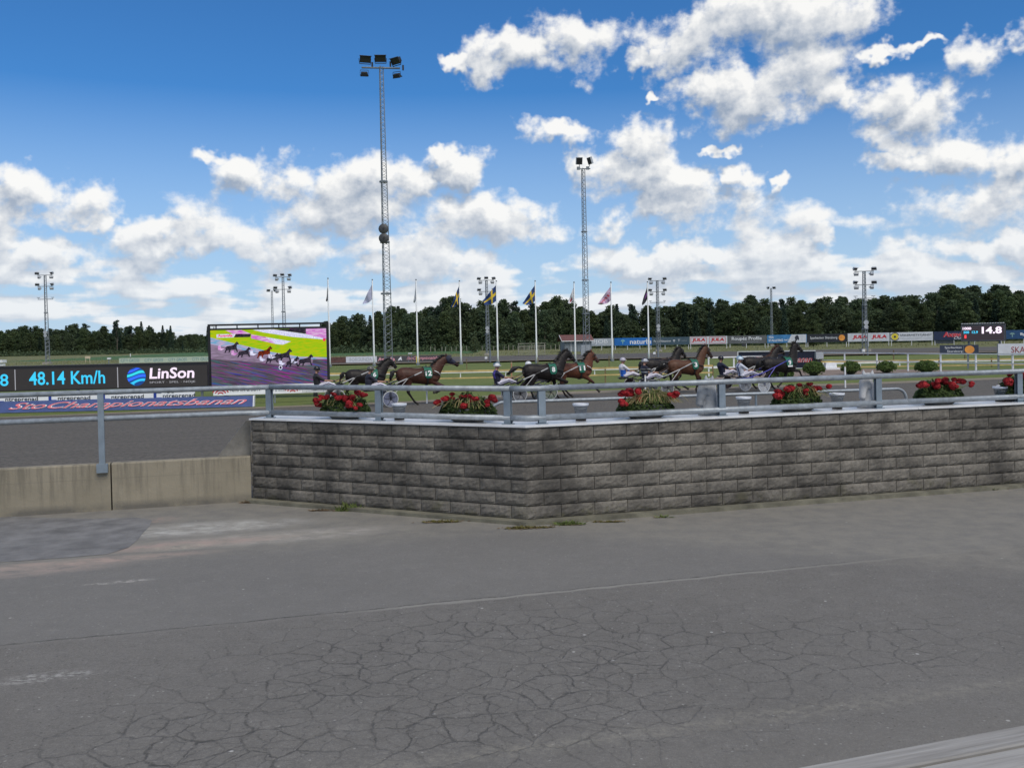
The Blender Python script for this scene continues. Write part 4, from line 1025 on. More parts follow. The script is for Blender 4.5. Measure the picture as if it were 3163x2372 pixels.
def far_mast(label, px, Y, ytop, top5, arms, spk=True):
    o, h = mast(label, px, Y, ytop, ((.28, .75, .7, 6), (.58, .62, .55, 6), (1.0, .48, .36, 9)), leg=.06, br=.03)
    for i, dz in enumerate(arms):
        mb = MB(); mb.tube([(-1.35, 0, h - dz), (1.35, 0, h - dz)], .06, 6); mb.build('crossarm', STEEL, o)
        if i == 2:
            for s in (-1, 1): mb = MB(); mb.box((s * 1.25, 0, h - dz + .3), (.45, .3, .1)); mb.tube([(s * 1.3, 0, h - dz), (s * 1.3, 0, h - dz + .3)], .04, 5); mb.build('work_lamp', LAMPL, o)
            continue
        for s in (-1, 1):
            flood(o, (s * 1.35, -.1, h - dz + .4), R(-25 * s), R(35), .62, LAMPL); flood(o, (s * 1.1, .1, h - dz - .38), R(180 + 25 * s), R(35), .58, LAMPL, True)
        if top5 and i == 0: flood(o, (0, -.1, h - dz + .5), 0, R(35), .62, LAMPL)
    if spk:
        mb = MB(); z = h * .36; mb.lathe([(.34, -.5), (.3, -.3), (.12, 0)], 12, (0, 0, z), 'Y'); mb.lathe([(.3, -.5), (.26, -.3), (.1, 0)], 12, (0, 0, z - .6), 'Y'); mb.build('loudspeaker', LAMPL, o)
    return o
far_mast('lattice mast with two tiers of lamps at the far left', 145, 165, 850, False, (0, 2.0, 4.3), True)
far_mast('lattice mast with two tiers of lamps behind the video screen', 878, 165, 856, True, (0, 2.2), False)
far_mast('lattice mast with two tiers of lamps between the yellow-cross flags', 1506, 165, 866, True, (0, 2.0))
far_mast('lattice mast with lamps right of the dark flag', 2033, 165, 867, False, (0, 2.0, 3.9))
far_mast('lattice mast with lamps above the white JULA board', 2672, 130, 838, False, (0, 1.9, 3.8))
def small_mast(label, px, Y, ytop):
    o, h = mast(label, px, Y, ytop, ((.5, .5, .45, 10), (1.0, .42, .34, 10)), leg=.05, br=.028)
    for s in (-1, 1): flood(o, (s * .75, 0, h + .1), R(-50 * s), R(20), .7, LAMPL)
small_mast('slim mast with two small lamps behind the video screen', 843, 200, 898)
small_mast('slim mast with two small lamps above the wood', 2384, 210, 890)
for px, Y in ((1513, 112), (2032, 120), (2679, 108)):
    small('service_post', {1513: 'grey service post under the yellow-cross flag', 2032: 'grey service post left of the racing number 3', 2679: 'grey service post under the white JULA board'}[px], 'post', px, Y, [('column', STEEL, lambda m: m.tube([(0, 0, 0), (0, 0, 1.5)], .11, 8)), ('box', WHITE, lambda m: m.box((-.5, 0, .55), (.3, .25, .3))), ('box_post', STEEL, lambda m: m.tube([(-.5, 0, 0), (-.5, 0, .4)], .04, 6))])

# ================================================================ flag poles and flags
FPOLE = mat('pole_white', (.70, .72, .73), .45, var=.04)
FC = {'black': mat('flag_black', (.015, .016, .02), .8), 'lilac': mat('flag_lilac', (.36, .37, .50), .8), 'grey': mat('flag_grey', (.42, .45, .50), .8),
      'blue': mat('flag_blue', (.015, .045, .16), .8), 'yellow': mat('flag_yellow', (.62, .43, .03), .8), 'white': mat('flag_white', (.58, .58, .62), .8), 'pink': mat('flag_pink', (.50, .36, .50), .8), 'red': mat('flag_red', (.40, .05, .08), .8), 'purple': mat('flag_purple', (.20, .06, .25), .8)}
FL = [(1013, 862, 'black', (-9, 62), (-5, 66), 40, 'flagpole with a limp black flag beside the video screen'), (1150, 866, 'lilac', (-31, 66), (-29, 69), 46, 'flagpole with a pale lilac flag'),
      (1285, 866, 'grey', (-10, 62), (-8, 66), 42, 'flagpole with a limp pale grey flag'), (1419, 870, 'se', (-29, 72), (-17, 74), 48, 'flagpole with a blue flag with yellow cross, leftmost of three'),
      (1533, 870, 'se', (-41, 50), (-38, 68), 48, 'flagpole with a blue flag with yellow cross, middle of three'), (1653, 870, 'se', (-41, 62), (-26, 68), 46, 'flagpole with a blue flag with yellow cross, rightmost of three'),
      (1773, 874, 'wr', (-20, 56), (-17, 62), 36, 'flagpole with a small white flag with red print'), (1887, 874, 'pk', (-42, 60), (-30, 62), 42, 'flagpole with a pink flag with red lettering'), (2000, 873, 'bk', (-20, 60), (-17, 66), 36, 'flagpole with a dark flag near the two-tier mast')]
for x, yt, kind, ft, fb, hoist, lab in FL:
    Y = 104; p = dp(x, yt, Y); k = Y / F
    xb = x + 8; base = dp(xb, hor(xb), Y)
    o = thing('flagpole', lab, 'flagpole', (p.x, p.y, 0), 0, 'row of flagpoles')
    mb = MB(); mb.tube([(0, 0, 0), (0, 0, 1.0), (0, 0, p.z)], [.115, .10, .05], 10); mb.build('pole', FPOLE, o, smooth=True)
    mb = MB(); mb.ball((0, 0, p.z + .06), .09, 8, 5); mb.build('finial', STEEL, o)
    mb = MB(); mb.lathe([(.2, 0), (.2, .25), (.15, .3)], 10); mb.build('foot', STEEL, o)
    fm = MB(); nu, nv = 16, 10; V = []
    top = 10 * k
    for j in range(nv + 1):
        for i in range(nu + 1):
            u, v = i / nu, j / nv
            A = Vector((0, 0, p.z - top - v * hoist * k)); Bt = Vector((ft[0] * k, 0, p.z - top - (ft[1] - 6) * k)); Bb = Vector((fb[0] * k, 0, p.z - top - (fb[1] - 4) * k)); B = Bt.lerp(Bb, v)
            q = A.lerp(B, u); q.z += -.35 * u * (1 - u) * v - .1 * math.sin(u * 5) * (v - .3)
            q.y += .16 * math.sin(u * 9 + v * 2.5 + x) * (u ** .7) + .5 * u * (1 if x % 2 else -.6) * .5
            V.append(q)
    for j in range(nv):
        for i in range(nu):
            u, v = (i + .5) / nu, (j + .5) / nv; c = 0
            if kind == 'se': c = 1 if (.30 < u < .45 or .4 < v < .6) else 0
            elif kind == 'wr': c = 1 if (.35 < u < .75 and .45 < v < .85) else 0
            elif kind == 'pk': c = 1 if (.15 < u < .9 and .3 < v < .62 and (i + j) % 3) else (2 if .7 < v < .9 and i % 4 == 0 else 0)
            elif kind == 'bk': c = 1 if (.2 < u < .5 and .3 < v < .6) else 0
            fm.cur = c; a0 = j * (nu + 1) + i; fm.add([V[a0], V[a0 + 1], V[a0 + nu + 2], V[a0 + nu + 1]], [(3, 2, 1, 0)])
    ms_ = {'se': ('blue', 'yellow'), 'wr': ('white', 'red'), 'pk': ('pink', 'red', 'purple'), 'bk': ('black', 'purple')}.get(kind, (kind,))
    fm.build('flag', [FC[c] for c in ms_], o, smooth=True)
    mb = MB(); mb.tube([(-.09, -.03, 1.2), (-.06, -.03, p.z - .1)], .012, 4); mb.build('halyard', STEEL, o)

# ================================================================ fences of the infield
TIMB = mat('fence_timber', (.46, .34, .14), .85, var=.25, scale=1.2); TIMP = mat('fence_post', (.14, .105, .055), .9, var=.25, scale=2)
def fence(name, label, P, zr, pr_, posts, mr_, mp_, zt, pw=.07, every=2.5, single=False):
    o = thing(name, label, 'fence', P[0])
    for A, B in zip(P, P[1:]):
        L = (B - A).length; n = max(1, round(L / every)); d = (B - A) / n
        for i in range(n):
            for z, w, h_ in zr:
                mb = MB(); mb.bar(A + d * i - P[0] + Vector((0, 0, z)), A + d * (i + 1) - P[0] + Vector((0, 0, z)), w, h_); mb.build('rail', mr_, o)
            mb = MB(); q = A + d * i - P[0]; mb.bar(q + Vector((0, pw * .6, 0)), q + Vector((0, pw * .6, zt)), pw); mb.build('post', mp_, o)
    q = P[-1] - P[0]; mb = MB(); mb.bar(q, q + Vector((0, 0, zt)), pw); mb.build('post', mp_, o)
    return o
def gl(*a): return [Vector((dp(x, hor(x), Y).x, Y, 0)) for x, Y in a]
fence('timber_fence', 'weathered two-rail timber fence across the infield', gl((1000, 54), (1700, 54), (2200, 54.5)), ((.88, .07, .11), (.48, .06, .08)), 0, 0, TIMB, TIMP, .98, .07, 3.4)
fence('white_low_rail', 'low white plastic rail beyond the timber fence', gl((1000, 66), (1700, 66), (2240, 66)), ((.42, .10, .11),), 0, 0, WHITE, WHITE, .38, .07, 3.0)
fence('timber_fence', 'low weathered timber fence behind the white paddock fence', gl((2535, 68), (2900, 67), (3230, 65)), ((.55, .07, .11), (.14, .06, .08)), 0, 0, TIMB, TIMP, .70, .07, 3.4)
fence('white_low_rail', 'low white rail in short lengths behind the round bushes', gl((2535, 72), (2900, 72), (3230, 70)), ((.30, .10, .12),), 0, 0, WHITE, WHITE, .27, .07, 3.0)
fence('wire_fence', 'thin dark post and wire fence in the middle of the infield', gl((1000, 84), (2100, 84), (3200, 84)), ((.75, .02, .02),), 0, 0, TIMP, TIMP, 1.0, .08, 6.0)
fence('paddock_fence', 'white two-rail paddock fence behind the row of round bushes', [gp(2528, 1137), gp(2610, 1139), gp(2710, 1142), gp(2806, 1146), gp(2907, 1149), gp(3016, 1152), gp(3130, 1155), gp(3260, 1160)], ((1.18, .07, .07), (.62, .06, .06)), 0, 0, WHITE, WHITE, 1.2, .09, 9)
fence('white_gate_fence', 'short white fence end behind the leading drivers', [gp(2190, 1163), gp(2268, 1160), gp(2355, 1157)], ((1.22, .08, .08), (.55, .06, .06)), 0, 0, WHITE, WHITE, 1.24, .09, 9)
o, w = board('banner', 'black paddock banner with red and white script behind the leading horses', gp(2282, 1140), gp(2520, 1139), .08, 1.32, mat('banner_ink', (.012, .014, .035), .5, var=.1), None, posts=(.01, .5, .99))
text('StoChampionatsbanan', w * .90, .62, PWHITE, o, w * .06, .34, shear=.35, bold=.03, y=-.012); text('StoChampionatsbanan', w * .90, .62, RED, o, w * .06, .34, shear=.35, bold=.005, y=-.02)
mb = MB(); mb.bar((-.05, -.03, .06), (-.05, -.03, 1.36), .06); mb.bar((-.05, -.03, 1.36), (w, -.03, 1.36), .06); mb.bar((-.05, -.03, .05), (w, -.03, .05), .05); mb.build('frame', WHITE, o)
p = gp(2530, 1139); small_o = thing('speaker_box', 'grey box on a dark stand at the end of the paddock banner', 'box', (p.x, p.y, 0)); mb = MB(); mb.box((0, 0, 1.0), (.55, .45, .5)); mb.build('box', LAMPL, small_o); mb = MB(); mb.box((0, 0, .36), (.36, .3, .72)); mb.build('stand', LAMPB, small_o)
p = gp(2565, 1141); o = thing('podium', 'white two-level winners podium beside the first round bush', 'podium', (p.x, p.y, 0), R(-6))
mb = MB(); mb.prism([(-.42, -.3, .0), (.42, -.3, 0), (.36, -.3, .5), (-.36, -.3, .5)], (0, .7, 0)); mb.build('upper_step', WHITE, o); mb = MB(); mb.box((.05, -.55, .07), (1.05, .48, .14)); mb.build('lower_step', WHITE, o)
# thin white marker stakes along the track
for x, y, h_, lab in ((1319, 1246, .78, 'slim white track stake under the bay number 12'), (2611, 1198, 1.0, 'slim white track stake right of the fourth flower pot'), (1994, 1222, .9, 'slim white track stake between the drivers')):
    p = gp(x, y); o = thing('track_stake', lab, 'stake', (p.x, p.y, 0), 0, 'white stakes along the track'); mb = MB(); mb.bar((0, 0, 0), (0, 0, h_), .06); mb.build('stake', WHITE, o); mb = MB(); mb.box((0, 0, h_ + .02), (.07, .07, .04)); mb.build('cap', PALE, o)
# round bushes
BUSH = mat('bush_leaf', (.06, .11, .024), .7, var=.3, scale=4, trans=.2, col2=(.125, .19, .045))
def bush_mesh(seed, w, h):
    rnd = random.Random(seed); mb = MB()
    for i in range(2300):
        d = Vector((rnd.gauss(0, 1), rnd.gauss(0, 1), abs(rnd.gauss(0, 1)) - .25)).normalized()
        r = (.72 + .28 * rnd.random() ** .5) * (1 + .10 * math.sin(d.x * 7 + seed) * math.cos(d.y * 6 + d.z * 5))
        leaf(mb, Vector((d.x * w / 2 * r, d.y * w / 2 * r, max(.02, h * .42 + d.z * h * .58 * r))), .035 + .03 * rnd.random(), rnd, .6)
    return mb.mesh('foliage')
for i, (x, y, w, h, lab) in enumerate(((2514, 1161, 1.35, .92, 'largest round green bush, first after the leading horse'), (2628, 1157, 1.2, .85, 'round green bush in front of the double white gate post'), (2738, 1152, 1.25, .78, 'third round green bush from the left behind the rail'), (2861, 1153, 1.4, .82, 'last round green bush on the right, before the leaning banner post'), (2412, 1180, 1.3, .95, 'round green bush half hidden behind the legs of the number 9 horse'))):
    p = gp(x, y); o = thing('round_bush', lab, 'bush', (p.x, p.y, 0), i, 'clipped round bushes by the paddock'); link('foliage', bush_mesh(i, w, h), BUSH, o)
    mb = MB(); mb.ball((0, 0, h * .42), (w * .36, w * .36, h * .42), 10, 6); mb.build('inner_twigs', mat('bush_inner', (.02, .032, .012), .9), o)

# ================================================================ right-hand scoreboard and boards
A, B = dp(2968, hor(2968), 118), dp(3104, hor(3104), 114); A.z = B.z = 0
o, w = board('scoreboard', 'black electronic scoreboard showing 14.8 at the far right', A, B, 1.25, 3.42, BLACK, th=.35, posts=(.15, .85), pr=.1, pm=STEEL, cat='scoreboard')
mb = MB(); mb.box((w / 2, -.012, 2.28), (w * .965, .016, 1.86)); mb.build('display', mat('led_dark', (.012, .010, .012), .5, emit=(.02, .015, .018, 1)), o)
ringp(o, .06, 1.34, w - .12, 1.92, .06, STEEL, -.02)
mb = MB()
for i in range(17): mb.box((.17 + i * (w - .34) / 16, -.02, 3.5), (.2, .1, .09))
mb.build('top_lamps', WHITE, o)
EW = emat('led_white', (.85, .72, .88), .9); EC = emat('led_cyan', (.05, .55, .85), .9); ER = emat('led_red', (.9, .05, .06), .9)
text('1000', w * .2, .34, EW, o, w * .045, 2.72, bold=.03, y=-.03); text('500  12.9', w * .33, .32, EC, o, w * .065, 2.25, bold=.02, y=-.03); text('1', w * .045, .42, ER, o, w * .085, 1.65, bold=.06, y=-.03); text('14.8', w * .45, .86, EW, o, w * .485, 2.2, bold=.03, y=-.03)
A, B = dp(2902, hor(2902), 64), dp(3022, hor(3022), 63); A.z = B.z = 0
o, w = board('advertising_board', 'navy Sparbanken Skaraborg board on grey posts before the scoreboard', A, B, 1.02, 1.66, mat('board_navy', (.035, .045, .075), .5, var=.1), posts=(.73,), pr=.06, pm=STEEL)
text('Sparbanken', w * .44, .19, PWHITE, o, w * .13, 1.38); text('Skaraborg', w * .40, .19, PWHITE, o, w * .19, 1.12); disc(o, w * .77, 1.34, .27, ORA, rx=.30)
mb = MB(); mb.box((w * .615, -.016, 1.34), (.012, .006, .5)); mb.build('divider', PGREY, o)
A, B = dp(3082, hor(3082), 61), dp(3230, hor(3230), 60); A.z = B.z = 0
o, w = board('advertising_board', 'white board with red letters SKARA at the right edge', A, B, .96, 1.72, BWHITE, posts=(.01, .99), pr=.06, pm=STEEL); text('SKARA', w * .5, .4, mat('dull_red', (.30, .05, .06), .5), o, w * .28, 1.12)

# ================================================================ display boards on the left
LEDK = mat('led_black', (.010, .009, .009), .45, emit=(.013, .011, .010, 1))
A, B = gp(-190, 1287), gp(640, 1262)
A, B = Vector((dp(-190, hor(-190), 41.2).x, 41.2, 0)), Vector((dp(640, hor(640), 42.2).x, 42.2, 0))
o, w = board('speed_display', 'long black electronic display reading 48.14 Km/h', A, B, .80, 1.93, BLACK, th=.25, posts=(.1, .5, .97), pr=.05, pm=STEEL, cat='display')
mb = MB(); mb.box((w / 2, -.012, 1.32), (w - .06, .016, .96)); mb.build('display', LEDK, o)
def bx_(px): return (dp(px, hor(px), 41.7).x - A.x) / (B.x - A.x) * w
EB = emat('led_blue', (.03, .50, .80), .8); EP = emat('led_pink', (.78, .66, .80), .8); EG = emat('led_grey', (.32, .32, .35), .7)
for px in (53, 357):
    mb = MB(); mb.box((bx_(px), -.026, 1.32), (.035, .008, .92)); mb.build('divider', EG, o)
text('.8', bx_(33) - bx_(-2), .54, EB, o, bx_(-2), 1.05, y=-.026, bold=.01)
text('48.14 Km/h', bx_(319) - bx_(94), .60, EB, o, bx_(94), 1.06, y=-.026, bold=.012)
text('LinSon', bx_(588) - bx_(452), .50, EP, o, bx_(452), 1.22, y=-.026, bold=.02, shear=.08)
text('SPORT · SPEL · NÖJE', bx_(590) - bx_(452), .13, EG, o, bx_(452), .99, y=-.026)
gx, gz_ = bx_(413), 1.34
disc(o, gx, gz_, .42, emat('globe_dark', (.0, .05, .25), .6), -.024, 28, 'globe')
for k, (c_, z0_, z1_) in enumerate((((.02, .10, .9), .62, .95), ((.02, .55, .65), .15, .45), ((.02, .12, .85), -.30, .02), ((.02, .45, .75), -.75, -.48))):
    mb = MB(); n_ = 10
    P_ = []
    for i in range(n_ + 1):
        u = -1 + 2 * i / n_; zz_ = z0_ + .25 * math.sin(u * 1.6 + .4); r_ = math.sqrt(max(.02, 1 - min(.98, zz_ * zz_)))
        P_.append((gx + .41 * u * r_, -.03, gz_ + .41 * zz_ * .98))
    for i in range(n_, -1, -1):
        u = -1 + 2 * i / n_; zz_ = z1_ + .25 * math.sin(u * 1.6 + .4); zz_ = max(-.97, min(.97, zz_)); r_ = math.sqrt(max(.02, 1 - zz_ * zz_))
        P_.append((gx + .41 * u * r_, -.03, gz_ + .41 * zz_ * .98))
    mb.prism(P_, (0, .004, 0)); mb.build('globe_band', emat('globe%d' % k, c_, .8), o)
# white banner under the display
A2, B2 = Vector((dp(-190, hor(-190), 40.2).x, 40.2, 0)), Vector((dp(598, hor(598), 40.6).x, 40.6, 0))
o, w = board('advertising_banner', 'white banner with blue squares lettered Vara Entreprenad under the display', A2, B2, .30, .80, PWHITE, th=.03, posts=(.02, .5, .98), pr=.03, pm=STEEL, cat='banner')
def b2(px): return (dp(px, hor(px), 40.4).x - A2.x) / (B2.x - A2.x) * w
for px in (-165, -12, 147, 310, 467):
    x0 = b2(px); mb = MB(); mb.box((x0 + .17, -.01, .68), (.34, .012, .09)); mb.box((x0 + .06, -.01, .54), (.12, .012, .19)); mb.box((x0 + .17, -.01, .395), (.34, .012, .10)); mb.build('blue_mark', PBLUE, o)
    text('Vara', .46, .14, PDARK, o, x0 + .42, .63, bold=.01); text('ntreprenad', 1.40, .22, PDARK, o, x0 + .40, .38, bold=.01)
A3, B3 = Vector((dp(655, hor(655), 41.5).x, 41.5, 0)), Vector((dp(1030, hor(1030), 42.6).x, 42.6, 0))
o, w = board('advertising_banner', 'white banner with red arc emblems below the video screen', A3, B3, .42, .84, PWHITE, th=.03, posts=(.02, .5, .98), pr=.03, pm=STEEL, cat='banner')
for s_, t1, t2 in ((.04, 'ICKHIK & SON', ''), (.63, 'ICKHIK', 'Installationer')):
    for i in range(3):
        mb = MB(); P_ = [(w * s_ + .12 * (i + 1) * math.cos(R(a_)) + .1, -.012, .46 + .12 * (i + 1) * math.sin(R(a_)) * .8) for a_ in range(20, 161, 20)]
        for q0, q1 in zip(P_, P_[1:]): mb.bar(q0, q1, .05, .006, (0, 1, 0))
        mb.build('red_arc', RED, o)
    text(t1, w * (.24 if not t2 else .22), .2, PDARK, o, w * (s_ + .10), .58)
    if t2: text(t2, w * .2, .1, PGREY, o, w * (s_ + .10), .45)
text('LJUD & BILD', w * .16, .13, PGREY, o, w * .43, .50)
# blue banner leaning low over the grass
A4, B4 = Vector((dp(-150, hor(-150), 38.6).x, 38.6, 0)), Vector((dp(776, hor(776), 39.4).x, 39.4, 0))
o, w = board('advertising_banner', 'low blue banner with pink script StoChampionatsbanan on the grass', A4, B4, .03, .50, mat('banner_royal', (.055, .085, .23), .55, var=.1), th=.03, lean=.12, cat='banner')
def b4(px): return (dp(px, hor(px), 39).x - A4.x) / (B4.x - A4.x) * w
text('StoChampionatsbanan', b4(750) - b4(30), .36, PWHITE, o, b4(30), .08, y=-.0, shear=.6, bold=.02).rotation_euler = (R(-14), 0, 0)
text('StoChampionatsbanan', b4(750) - b4(30), .36, mat('salmon', (.70, .17, .20), .5), o, b4(30), .08, y=-.012, shear=.6, bold=.0).rotation_euler = (R(-14), 0, 0)
mb = MB(); mb.prism([(w, -.005, .03), (w + .03, -.005, .03), (w + .03, .115, .5), (w, .115, .5)], (0, .3, 0)); mb.build('end_cap', PWHITE, o)

# ================================================================ video screen
SY = 46.0
SA, SB = Vector((dp(647, hor(647), SY).x, SY, 0)), Vector((dp(1013, hor(1013), SY + .4).x, SY + .4, 0))
sz1, sz0 = dp(830, 1001, SY).z, dp(830, 1203, SY).z
o = thing('video_screen', 'large outdoor video screen showing trotters racing in garish colours', 'video screen', SA, math.atan2((SB - SA).y, (SB - SA).x))
sw = (SB - SA).length
fr = .075
mb = MB(); mb.box((sw / 2, .2, sz0 + (sz1 - sz0 - .25) / 2), (sw, .4, sz1 - sz0 - .25)); mb.build('cabinet', BLACK, o)
mb = MB(); mb.bar((0, -.02, sz0), (0, -.02, sz1), fr * 1.5); mb.bar((sw, -.02, sz0), (sw, -.02, sz1), fr * 1.5); mb.bar((-.05, -.02, sz1), (sw + .05, -.02, sz1), .09); mb.bar((0, -.02, sz1 - .21), (sw, -.02, sz1 - .21), .09); mb.build('frame', BLACK, o)
for i in range(6): mb = MB(); mb.box((.35 + i * (sw - .7) / 5, -.02, sz1 - .1), (.05, .05, .14)); mb.build('hanger', BLACK, o)
for s in (.12, .88): mb = MB(); mb.box((sw * s, .2, sz0 / 2), (.2, .2, sz0)); mb.build('leg', BLACK, o)
def screen_mat():
    m = bpy.data.materials.new('screen_picture'); m.use_nodes = True; t = NT(m.node_tree); t.t.nodes.clear()
    pos = t.n('ShaderNodeTexCoord').outputs['Object']
    r = t.n('ShaderNodeVectorRotate', rotation_type='Y_AXIS'); t.put(r.inputs[0], pos); r.inputs['Angle'].default_value = R(-13)
    def st(off, sc): return t.noise(t.vm('ADD', t.vm('MULTIPLY', r.outputs[0], (.55, 1, 13)), (off, 0, off)), sc, 4, .65).outputs[0]
    c = t.mix(t.mr(st(0, 1.0), .4, .6), rgb(.045, .042, .06), rgb(.10, .085, .10))
    c = t.mix(t.mr(st(7, 1.2), .54, .62), c, rgb(.22, .015, .20)); c = t.mix(t.mr(st(13, 1.1), .56, .64), c, rgb(.03, .03, .34))
    c = t.mix(t.mr(st(21, 1.3), .57, .65), c, rgb(.015, .13, .13)); c = t.mix(t.mr(st(33, 1.6), .60, .66), c, rgb(.015, .012, .02))
    e = t.n('ShaderNodeEmission'); t.put(e.inputs[0], c); e.inputs[1].default_value = .8
    oo = t.n('ShaderNodeOutputMaterial'); t.put(oo.inputs[0], e.outputs[0]); return m
def emn(name, c1, c2, sc=(1, 1, 6), s=1.5, k=.62):
    m = bpy.data.materials.new(name); m.use_nodes = True; t = NT(m.node_tree); t.t.nodes.clear()
    pos = t.n('ShaderNodeTexCoord').outputs['Object']
    c = t.mix(t.mr(t.noise(t.vm('MULTIPLY', pos, sc), s, 4, .65).outputs[0], .38, .62), rgb(*c1), rgb(*c2))
    e = t.n('ShaderNodeEmission'); t.put(e.inputs[0], c); e.inputs[1].default_value = k
    oo = t.n('ShaderNodeOutputMaterial'); t.put(oo.inputs[0], e.outputs[0]); return m
iz0, iz1 = sz0 + .03, sz1 - .26
mb = MB(); mb.box((sw / 2, -.03, (iz0 + iz1) / 2), (sw - .14, .02, iz1 - iz0)); pic = mb.build('screen', screen_mat(), o)
def sxy(X, Y, y=-.05): return (.07 + (X - 310) / 1235 * (sw - .14), y, iz1 - (Y - 165) / 665 * (iz1 - iz0))
def spoly(nm, pts, m, y=-.045):
    q = MB(); q.prism([sxy(a_, b__, y) for a_, b__ in pts][::-1], (0, .003, 0)); return q.build(nm, m, pic)
YG = emn('screen_field', (.50, .50, .01), (.22, .52, .01), (1, 1, 9), 2.6); CYN = emn('screen_rail', (.05, .32, .50), (.55, .35, .50), (1, 1, 10), 2.2, .7); MAG = emn('screen_magenta', (.42, .01, .42), (.62, .50, .62), (1.2, 1, 15), 2, .75)
SWH = emn('screen_white', (.62, .62, .72), (.35, .35, .55), (6, 1, 6), 3, .85); SDK = emn('screen_dark', (.012, .012, .02), (.05, .04, .06), (3, 1, 3), 3); LAV = emn('screen_lavender', (.26, .19, .29), (.14, .11, .15), (1, 1, 8), 2, .75)
spoly('picture_track', [(310, 300), (620, 345), (960, 430), (1250, 485), (1400, 510), (1380, 575), (1100, 570), (700, 520), (310, 480)], LAV, -.043)
spoly('picture_rail', [(310, 242), (620, 325), (960, 412), (1250, 475), (1545, 495), (1545, 512), (1240, 505), (900, 450), (560, 370), (310, 320)], CYN)
spoly('picture_field', [(310, 165), (1150, 165), (1545, 290), (1545, 490), (1250, 478), (960, 420), (620, 330), (310, 244)], YG, -.047)
spoly('picture_banner', [(470, 167), (640, 167), (740, 212), (560, 212)], MAG, -.050)
spoly('picture_sign', [(375, 210), (576, 210), (556, 248), (375, 248)], SWH, -.052); spoly('picture_sign', [(580, 210), (742, 212), (730, 248), (560, 248)], SDK, -.052)
q_ = text('Axevalla', .72, .13, emat('screen_red', (.6, .02, .05), .8), pic, *[sxy(390, 240)[0], sxy(390, 240)[2]], y=-.056, bold=.03)
spoly('picture_banner', [(745, 218), (890, 250), (960, 280), (1000, 330), (740, 262)], MAG, -.051); spoly('picture_banner', [(892, 250), (1165, 305), (1080, 340), (1000, 331), (930, 285)], SWH, -.051)
spoly('picture_crowd', [(760, 167), (980, 167), (1320, 225), (1510, 262), (1510, 290), (1320, 270), (1180, 255), (880, 200)], SWH, -.050); spoly('picture_stand', [(985, 167), (1322, 167), (1322, 224)], SDK, -.053)
spoly('picture_stripes', [(1330, 167), (1545, 167), (1545, 285), (1330, 228)], MAG, -.053); disc(pic, sxy(1522, 296)[0], sxy(1522, 296)[2], .07, emat('screen_red', (.6, .02, .05), .8), -.056)
HS = [(0, 18), (10, 30), (40, 34), (60, 40), (74, 56), (84, 66), (88, 58), (98, 48), (92, 40), (84, 42), (80, 28), (82, 12), (90, -14), (80, -16), (74, 4), (44, 6), (34, -2), (30, -18), (22, -18), (24, 2), (8, -4), (0, -20), (-8, -18), (2, 6)]
for X, Y, k_, m_ in ((465, 390, 1.5, SDK), (600, 448, 1.4, SDK), (810, 455, 1.6, emn('screen_bay', (.22, .03, .01), (.03, .01, .01), (3, 1, 3), 3)), (900, 520, 1.4, SDK), (1010, 495, 1.7, SDK), (1110, 568, 1.45, SDK), (1245, 555, 1.6, SDK)):
    spoly('picture_horse', [(X + a_ * k_, Y - b__ * k_) for a_, b__ in HS], m_, -.056); q_ = spoly('picture_driver', [(X - 52 * k_, Y - 8), (X - 30 * k_, Y + 2), (X - 4 * k_, Y - 20), (X - 30 * k_, Y - 26), (X - 34 * k_, Y - 56), (X - 52 * k_, Y - 50)], SWH if X > 800 else MAG, -.056)
spoly('picture_wheel', [(1048 + 20 * math.cos(a_ * .5236), 596 + 24 * math.sin(a_ * .5236)) for a_ in range(12)], SWH, -.058); spoly('picture_hub', [(1048 + 12 * math.cos(a_ * .5236), 596 + 16 * math.sin(a_ * .5236)) for a_ in range(12)], SDK, -.061)

# ================================================================ on the coping: planters, buckets, horse heads
cL0, cR0 = inset(.37), inset(.37)
def cope_pt(px): return on_line(WL - nL * .37, cL0, px) if px < 1629 else on_line(cR0, REnd - nR * .37, px)
BOWL = mat('bowl_concrete', (.14, .14, .135), .9, var=.2, scale=6, bump=.4, bscale=60)
GER = mat('geranium_leaf', (.022, .044, .012), .75, var=.3, scale=18, col2=(.066, .098, .028), trans=.1, spec=.2); PET = mat('red_petal', (.22, .003, .007), .7, var=.3, scale=25, col2=(.42, .007, .012))
STRAW = mat('dry_straw', (.40, .32, .15), .85, var=.25, scale=12); GBL = mat('green_blade', (.17, .22, .06), .8, var=.25, scale=12); SOIL = mat('soil', (.03, .022, .015), .95)
def petal_head(seed):
    rnd = random.Random(seed); mb = MB()
    for i in range(80):
        d = Vector((rnd.gauss(0, 1), rnd.gauss(0, 1), rnd.gauss(0, .9) + .25)).normalized(); n = d; a = n.orthogonal().normalized(); a = Matrix.Rotation(rnd.random() * 6.28, 3, n) @ a; b = n.cross(a); s = .020 + .010 * rnd.random()
        p = d * .056 * (.85 + .25 * rnd.random()); p.z *= .82; mb.quad(p - a * s, p - b * s + d * .006, p + a * s, p + b * s + d * .006)
    mb.ball((0, 0, 0), (.046, .046, .038), 8, 5)
    return mb.mesh('flower_head')
HEADS = [petal_head(i) for i in range(3)]
for h_ in HEADS: h_.materials.append(PET)
